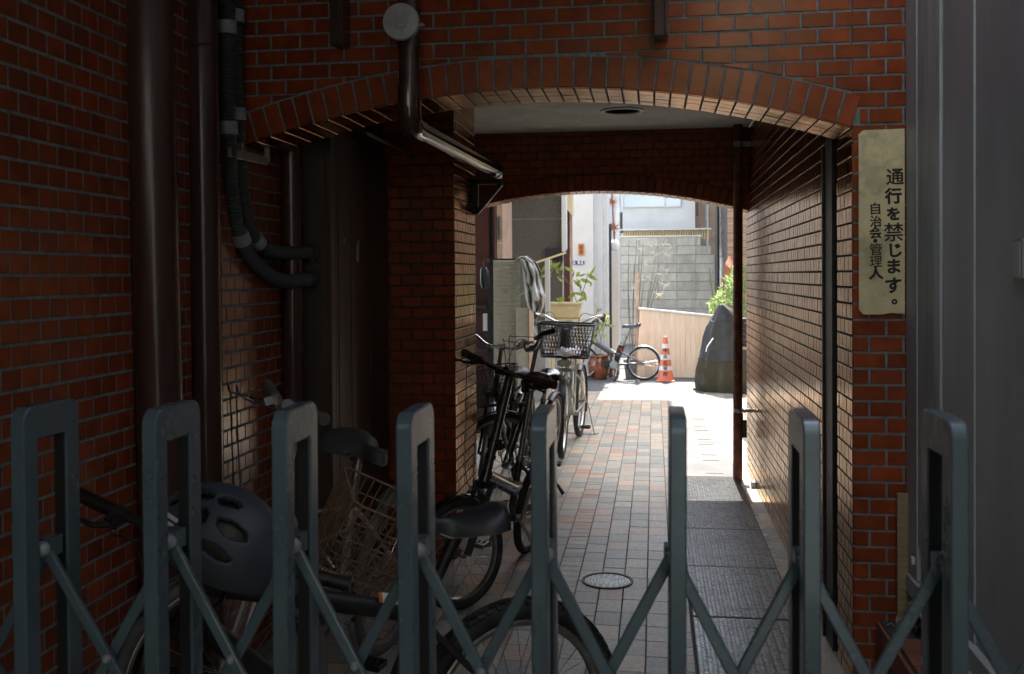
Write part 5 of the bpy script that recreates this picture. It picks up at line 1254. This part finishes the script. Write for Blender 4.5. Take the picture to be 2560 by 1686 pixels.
pot('grey_planter', 'grey tapered planter behind the back wheel of the electric bicycle', 1577, 949, 900, 36, cone_prof, M_conc, 14.35)
# traffic cone
c = atZ(1664, 953, 0); t = thing('traffic_cone', 'red and white traffic cone with black lettering, standing before the orange fence', 'traffic cone', (c.x, c.y, 0))
Hc = .625; rad = lambda z: .118 * (1 - z / Hc) + .026 * (z / Hc)
cuts = [.0, .155, .215, .305, .375, .465, .528, Hc]
for i in range(7):
    a, b = cuts[i], cuts[i + 1]; m = M_cone if i % 2 == 0 else M_conew; z0 = max(a, .018)
    MB().lathe(([(0, z0)] if i else []) + [(rad(z0) - (0 if i % 2 == 0 else -.0006), z0), (rad(b) + (0 if i % 2 == 0 else .0006), b)] + ([(.02, b + .004), (0, b + .004)] if i == 6 else []), 32, cap=False).build('cone_band' if i % 2 == 0 else 'white_band', m, t)
MB().box((-.125, -.125, 0), (.125, .125, .018)).build('base', M_cone, t, 0, bevel=.01)
for ch_, z in (('中', .435), ('央', .342), ('区', .258), ('役', .187), ('所', .105)):
    text_mesh('lettering', ch_, .062, M_ink, None, Matrix.Translation((-.004, -rad(z) - .004, z)) @ Matrix.Rotation(pi / 2 - .15, 4, 'X'), bold=.0012).parent = t
# orange board fence
t = thing('board_fence', 'low fence of pale orange upright boards with a white top rail, behind the cone', 'fence')
Y = 14.5; xL_, xR_ = atY(1600, 860, Y).x, 1.25; n = 20; pw = (xR_ - xL_) / n
ztop = lambda x: atY(1602, 770, Y).z + (atY(1775, 788, Y).z - atY(1602, 770, Y).z) * (x - xL_) / (atY(1775, 788, Y).x - xL_)
for i in range(n):
    x = xL_ + i * pw; x1 = x + pw - .0018; z = ztop(x) - .02; z1_ = ztop(x1) - .02; dy = rnd.uniform(-.004, .004); s0 = -.05 * (1 if i == 0 else 0)
    MB().prism([(x + s0, .01), (x1, .01), (x1, z1_), (x, z)], lambda p: (p[0], Y + dy, p[1]), lambda p: (p[0], Y + .02 + dy, p[1])).build('board', M_tarp, t, 0, bevel=.002)
MB().bar((xL_ - .02, Y + .005, ztop(xL_) - .008), (xR_, Y + .005, ztop(xR_) - .008), .05, .03).build('top_rail', M_conew, t, 0, bevel=.004)
MB().box((xL_, Y + .051, .0), (xR_, Y + .06, .75)).build('backing', M_tarp, t, 0); MB().box((xL_, Y + .025, .25), (xR_, Y + .05, .31)).build('back_rail', M_tarp, t, 0)
a, b = atY(1590, 890, 14.35), atY(1594, 682, 14.35)
tag(MB().bar((a.x, 14.35, 0), (b.x, 14.35, b.z), .034, .034, up=(0, 1, 0)).build('orange_stake', M_stake, None, 0, bevel=.003), 'orange wooden stake upright at the left end of the board fence', 'stake')
# dry reeds
t = thing('dry_reeds', 'bare dry reed stalks with wispy heads rising behind the electric bicycle', 'reeds')
for (x0, x1, y1) in ((1578, 1572, 600), (1582, 1592, 598), (1586, 1597, 640), (1590, 1612, 690), (1594, 1640, 640), (1596, 1650, 655), (1598, 1625, 700), (1600, 1645, 700), (1580, 1585, 660), (1592, 1608, 610), (1588, 1570, 690), (1602, 1628, 760), (1598, 1606, 745)):
    Y = rnd.uniform(14.7, 15.3); a, b = atY(x0, 900, Y), atY(x1, y1, Y); mid = a.lerp(b, .5) + Vector((rnd.uniform(-.03, .03), 0, 0)); a.z = 0
    MB().tube(smooth_path([a, mid, b], 6), [.006] * 10 + [.003] * 3, 5).build('stalk', M_dryd, t)
mb = MB()
for (x, y) in ((1598, 600), (1600, 625), (1625, 615), (1640, 612), (1660, 612), (1680, 620), (1625, 650), (1640, 640), (1650, 685), (1665, 680), (1655, 710), (1672, 712), (1640, 735), (1600, 700), (1585, 720), (1610, 660), (1668, 640), (1630, 700), (1650, 740)):
    c = atY(x, y, rnd.uniform(14.8, 15.2))
    for i in range(9):
        d_ = Vector((rnd.uniform(-.09, .09), rnd.uniform(-.04, .04), rnd.uniform(-.07, .09))); mb.tube([c, c + d_ * .6 + Vector((0, 0, .012)), c + d_], [.0022, .0035, .0012], 4, cap=False)
mb.build('heads', M_dry, t)['kind'] = 'stuff'
# covered motorcycle
t = thing('covered_motorcycle', 'motorcycle under a grey and olive cloth cover, parked behind the rusty post', 'motorcycle')
Y = 12.75
Lo = [(1797, 763), (1790, 775), (1781, 795), (1769, 822), (1762, 845), (1757, 872), (1750, 900), (1744, 930), (1738, 958), (1741, 976), (1746, 984)]
cx_ = atY(1803, 800, Y).x
def ringat(i, k, seed):
    x, y = Lo[i]; p = atY(x, y, Y); hw = cx_ - p.x; f = i / (len(Lo) - 1); cxx = cx_ + .30 * f; hwL = hw + .30 * f; R = []
    for j in range(72):
        q = 2 * pi * j / 72; fold = 1 + (.06 + .085 * f) * ((1 - 2.2 * abs(sin(q * 5.5 + .9 * noise.noise(Vector((cos(q), sin(q), i * .3))) + i * .1))) * .55 + .35 * sin(q * 13 + i * .3) * f + 1.1 * noise.noise(Vector((cos(q) * 2.2, sin(q) * 2.2, i * .4)))) * min(1, i * .5)
        wx = hwL if cos(q) < 0 else hwL * 1.15; wy = .10 + .36 * f
        R.append(Vector((cxx + wx * cos(q) * fold, Y + .25 * f + wy * sin(q) * fold, p.z + .012 * sin(q * 4 + i))))
    return R
def interp(r0, r1, n): return [[a.lerp(b, k_ / n) for a, b in zip(r0, r1)] for k_ in range(n)]
rings = [ringat(i, 0, .3) for i in range(len(Lo))]
allr = []
for i in range(len(rings) - 1): allr += interp(rings[i], rings[i + 1], 3)
allr.append(rings[-1]); allr[-1] = [Vector((c.x * .97 + (cx_ + .2) * .03, c.y, max(.025, c.z + .02 * sin(k_ * .9)))) for k_, c in enumerate(allr[-1])]
cut = 18
tip = [[v.lerp(Vector((atY(1797, 760, Y).x, Y, atY(1797, 760, Y).z)), .75) for v in allr[0]]]
MB().rings(tip + allr[:cut + 1]).build('upper_cover', M_cover1, t, 60)
MB().rings([[v + (Vector((cx_ + .1, Y, v.z)) - v) * .012 for v in r_] for r_ in allr[cut - 2:]]).build('lower_cover', M_cover2, t, 60)
mb = MB(); r_ = allr[cut]
for rr_, off in ((allr[cut], 1.012), (allr[7], 1.01)): mb.tube([Vector((cx_ + .1 + (v.x - cx_ - .1) * off, Y + (v.y - Y) * off, v.z + .005)) for v in rr_], .0045, 5, closed=True)
mb.build('seam', M_cover1, t)
MB().tube(smooth_path([atY(1783, 846, Y - .3), atY(1776, 856, Y - .33), atY(1768, 868, Y - .36), atY(1765, 880, Y - .38)], 5), .007, 6).build('cord', M_conew, t)
for s_ in (-.0, .55): MB().lathe([(.26, -.05), (.29, -.03), (.29, .03), (.26, .05)], 28, Matrix.Translation((cx_ + .12 + s_, Y + .25, .292)) @ Matrix.Rotation(pi / 2, 4, 'X')).build('wheel', M_rubber, t) if False else None
MB().tube([(cx_ - .05, Y + .1, .0), (cx_ - .05, Y + .12, .12)], .016, 8).build('stand', M_iron, t)
# crate and oddments right of the post
c = atY(1858, 825, 9.6); t = thing('black_crate', 'black slatted crate on a wooden shelf, glimpsed right of the rusty post', 'crate', (c.x + .1, 9.6, 0))
za, zb_ = atY(1858, 862, 9.6).z, atY(1858, 792, 9.6).z
for i in range(5):
    z = za + (zb_ - za) * i / 5; MB().box((-.14, -.1, z), (.14, .12, z + (zb_ - za) / 5 * .7)).build('slat', M_black, t, 0)
MB().box((-.15, -.12, za - .04), (.2, .14, za - .012)).build('shelf', M_card, t, 0)
for s_ in (-.0, .18): MB().box((s_, -.1, 0), (s_ + .03, .12, za - .041)).build('leg', M_card, t, 0)
# block wall with its parts
t = thing('block_wall', 'grey concrete block wall stepping down to the right, behind the fence', 'wall')
YB = 21.0; x0 = atY(1551, 600, YB).x; bwid, bh = .393, .188; zt = atY(1600, 594, YB).z; nr = int(zt / bh)
bcells = []
for r_ in range(nr):
    z = zt - (r_ + .5) * bh
    for k_ in range(8):
        xx = x0 + (k_ + .5) * bwid; nlim = 1752 if r_ == 0 else (1778 if r_ == 1 else 1792)
        xm = atY(nlim, 600, YB).x
        if xx - bwid / 2 > xm - .05: continue
        w = min(bwid, xm - (xx - bwid / 2)); bcells.append((xx - bwid / 2 + w / 2, z, w, bh))
MB().box((x0, YB + .012, 0), (atY(1752, 600, YB).x, YB + .15, zt)).build('core', M_conc, t, 0)
MB().box((atY(1752, 600, YB).x, YB + .012, 0), (atY(1792, 600, YB).x, YB + .15, zt - 2 * bh)).build('core', M_conc, t, 0)
lay(t, bcells, frame_of((0, YB, 0), (1, 0, 0), (0, 1, 0), (0, 0, 1)), M_block, .015, name='block', gap=(.012, .014), jitter=.5)
MB().box((x0 - .02, YB - .01, zt), (atY(1752, 600, YB).x + .02, YB + .17, zt + .035)).build('coping', M_white, t, 0, bevel=.008)
t = thing('corrugated_strip', 'strip of cream corrugated sheet along the top of the block wall', 'sheet')
mb = MB(); xa, xb = atY(1555, 585, 21.5).x, atY(1772, 585, 21.5).x; za, zb_ = atY(1600, 600, 21.5).z, atY(1600, 577, 21.5).z; n = 36
for i in range(n):
    x = xa + (xb - xa) * i / n; w = (xb - xa) / n; mb.add([(x, 21.5, za), (x + w * .5, 21.46, za), (x + w, 21.5, za), (x, 21.5, zb_), (x + w * .5, 21.46, zb_), (x + w, 21.5, zb_)], [(0, 1, 4, 3), (1, 2, 5, 4)])
mb.build('sheet', M_beige, t, 0); MB().box((xa - .05, 21.4, zb_), (xb + .05, 21.55, zb_ + .035)).build('cap', M_white2, t, 0)
# pale house beyond, its window; houses on the right
t = thing('pale_house', 'pale bluish white house wall with a wide window, beyond the block wall', 'house')
xa, xb = atY(1535, 520, 22).x, atY(1738, 520, 22).x
MB().box((xa - 3, 22.0, 0), (xb, 28, 7.5)).build('wall', M_white2, t, 0)
wx0, wx1, wz0 = atY(1556, 500, 22).x, atY(1702, 500, 22).x, atY(1600, 519, 22).z
wn_ = MB().box((wx0, 21.955, wz0), (wx1, 21.999, wz0 + .03)).box((wx0, 21.955, wz0 + 1.25), (wx1, 21.999, wz0 + 1.28)).box((wx0, 21.955, wz0 + .031), (wx0 + .03, 21.999, wz0 + 1.249)).box((wx1 - .03, 21.955, wz0 + .031), (wx1, 21.999, wz0 + 1.249)).build('window', M_white2, t, 0)
mx_ = atY(1662, 500, 22).x; MB().box((mx_ - .015, 21.96, wz0 + .031), (mx_ + .015, 21.998, wz0 + 1.249)).build('mullion', M_pipeg, wn_, 0)
MB().box((wx0 + .031, 21.975, wz0 + .031), (mx_ - .016, 21.99, wz0 + 1.249)).build('pane', M_glass, wn_, 0); MB().box((mx_ + .016, 21.975, wz0 + .031), (wx1 - .031, 21.99, wz0 + 1.249)).build('pane', M_glass, wn_, 0)
MB().tube([(atY(1548, 500, 21.6).x, 21.6, .5), (atY(1548, 500, 21.6).x, 21.6, 6)], .035, 12).build('downpipe', M_pipeg, t)
MB().box((atY(1740, 500, 21.9).x, 21.9, atY(1740, 540, 21.9).z), (atY(1746, 500, 21.9).x, 22.0, 5)).build('shutter_box', M_door, t, 0)
p = atY(1553, 560, 21.5); tag(MB().box((p.x - .02, 21.45, p.z - .2), (p.x + .03, 21.52, p.z + .25)).build('meter_box', M_iron, None, 0, bevel=.01), 'small dark meter box at the left end of the block wall', 'meter box')
t = thing('tan_house', 'tan rendered house with a slim grey vent pipe, right of the pale house', 'house')
xa, xb = atY(1750, 540, 21).x, atY(1788, 540, 21).x
MB().box((xa, 23.0, 0), (xb + 2.5, 27, 6.5)).build('wall', M_tan, t, 0)
pa = atY(1767, 512, 22.9); MB().tube([(pa.x, 22.9, .3), (pa.x, 22.9, pa.z)], .035, 12).lathe([(.05, 0), (.06, .03), (.0, .06)], 12, Matrix.Translation((pa.x, 22.9, pa.z))).build('vent_pipe', M_pipeg, t)
t = thing('downpipe', 'grey green downpipe kinking to the right, between the houses', 'pipe')
MB().tube(bend([atY(1799, 480, 18.5), atY(1800, 610, 18.5), atY(1806, 650, 18.5), atY(1804, 740, 18.5)], .1, 5), .045, 12).build('pipe', M_pipeg, t)
mb = MB()
for y in (540, 580, 640): c = atY(1800 + (2 if y > 600 else 0), y, 18.5); mb.tube([c + Vector((0, 0, .02)), c - Vector((0, 0, .02))], .055, 12)
mb.build('collars', M_pipeg, t)['kind'] = 'stuff'
t = thing('utility_pole', 'slim dark pole standing beside the grey green downpipe', 'pole')
a = atY(1795, 600, 18.3); MB().tube([(a.x, 18.3, 0), (a.x, 18.3, 6)], .028, 10).build('pole', M_iron, t)
t = thing('wood_sided_house', 'house clad in brown level boards, at the far right of the view', 'house')
xa = atY(1819, 560, 17.5).x; MB().box((xa, 17.52, 0), (xa + 3, 21, 6)).build('wall', M_mortd, t, 0)
for i in range(36): MB().box((xa, 17.5 - .004 * (i % 2), .3 + i * .128), (xa + 2.9, 17.519, .3 + i * .128 + .121)).build('siding_board', M_wood, t, 0)
t = thing('dimming_house', 'unseen brown house wall added right of the lane to dim reflections', 'house')  # out of view, added to dim what the left tiles reflect
MB().box((1.75, YE + .01, 0), (6, 15, 3.2)).build('wall', M_brownwall, t, 0)
t = thing('red_sheet_roof', 'lean-to of rust red sheet sloping down above the bright bush', 'roof')
P_ = [atY(1800, 722, 16.6), atY(1812, 660, 16.6), atY(1824, 640, 16.8), atY(1900, 665, 16.8), atY(1900, 740, 16.6)]
mb = MB(); mb.add(list(P_) + [p + Vector((0, .04, 0)) for p in P_], [(0, 1, 2, 3, 4), (9, 8, 7, 6, 5)] + [(i, (i + 1) % 5, 5 + (i + 1) % 5, 5 + i) for i in range(5)]); mb.build('sheet', M_terra, t, 0)
MB().box((P_[0].x + .05, 16.7, 0), (P_[0].x + .1, 16.75, P_[0].z)).build('prop', M_tan, t, 0)
# bright bush
t = thing('leafy_bush', 'bright green leafy bush behind the covered motorcycle', 'bush')
for i in range(10):
    a = atY(rnd.uniform(1790, 1850), 900, 15.6); a.z = 0; b = atY(rnd.uniform(1765, 1880), rnd.uniform(665, 760), rnd.uniform(15.2, 16)); MB().tube(smooth_path([a, a.lerp(b, .5) + Vector((rnd.uniform(-.05, .05), 0, .05)), b], 4), .006, 5).build('stem', M_stem, t)
mb = MB(); lv = [v.co.copy() for v in leaf_me.vertices]; lf = [tuple(p.vertices) for p in leaf_me.polygons]
for i in range(1500):
    x = rnd.gauss(1832, 34); lo_ = 800; top_ = 672 + max(0, (1830 - x)) * 1.75 + 26 * noise.noise(Vector((x * .06, 1, 2)))
    y = top_ + (lo_ - top_) * rnd.random() ** 1.2
    if x < 1752 or y > 900 or noise.noise(Vector((x * .045, y * .045, 3))) < -.22: continue
    p = atY(x, y, rnd.uniform(15.2, 16.2)); M = Matrix.Translation(p) @ Euler((rnd.uniform(-1.2, 1.2), rnd.uniform(-1, 1), rnd.uniform(0, 6.3))).to_matrix().to_4x4() @ Matrix.Scale(rnd.uniform(.55, 1.0), 4)
    mb.add([M @ v for v in lv], lf)
mb.build('foliage', M_leaf2, t, 0)['kind'] = 'stuff'
# long white bag by the pots, kerb of the lane
c = atY(1484, 885, 14.7); o = MB().rings([[Vector((.07 * s_ * cos(q) * (1 + .15 * sin(3 * q)), .06 * s_ * sin(q), z)) for q in [2 * pi * k_ / 14 for k_ in range(14)]] for z, s_ in ((0, .9), (.12, 1.1), (.26, .9), (.33, .4), (.37, .5))]).build('white_bag', M_white2, None, 50); o.location = (c.x, 14.7, 0)
tag(o, 'white and crumpled carrier bag standing behind the brown glazed pot', 'bag')
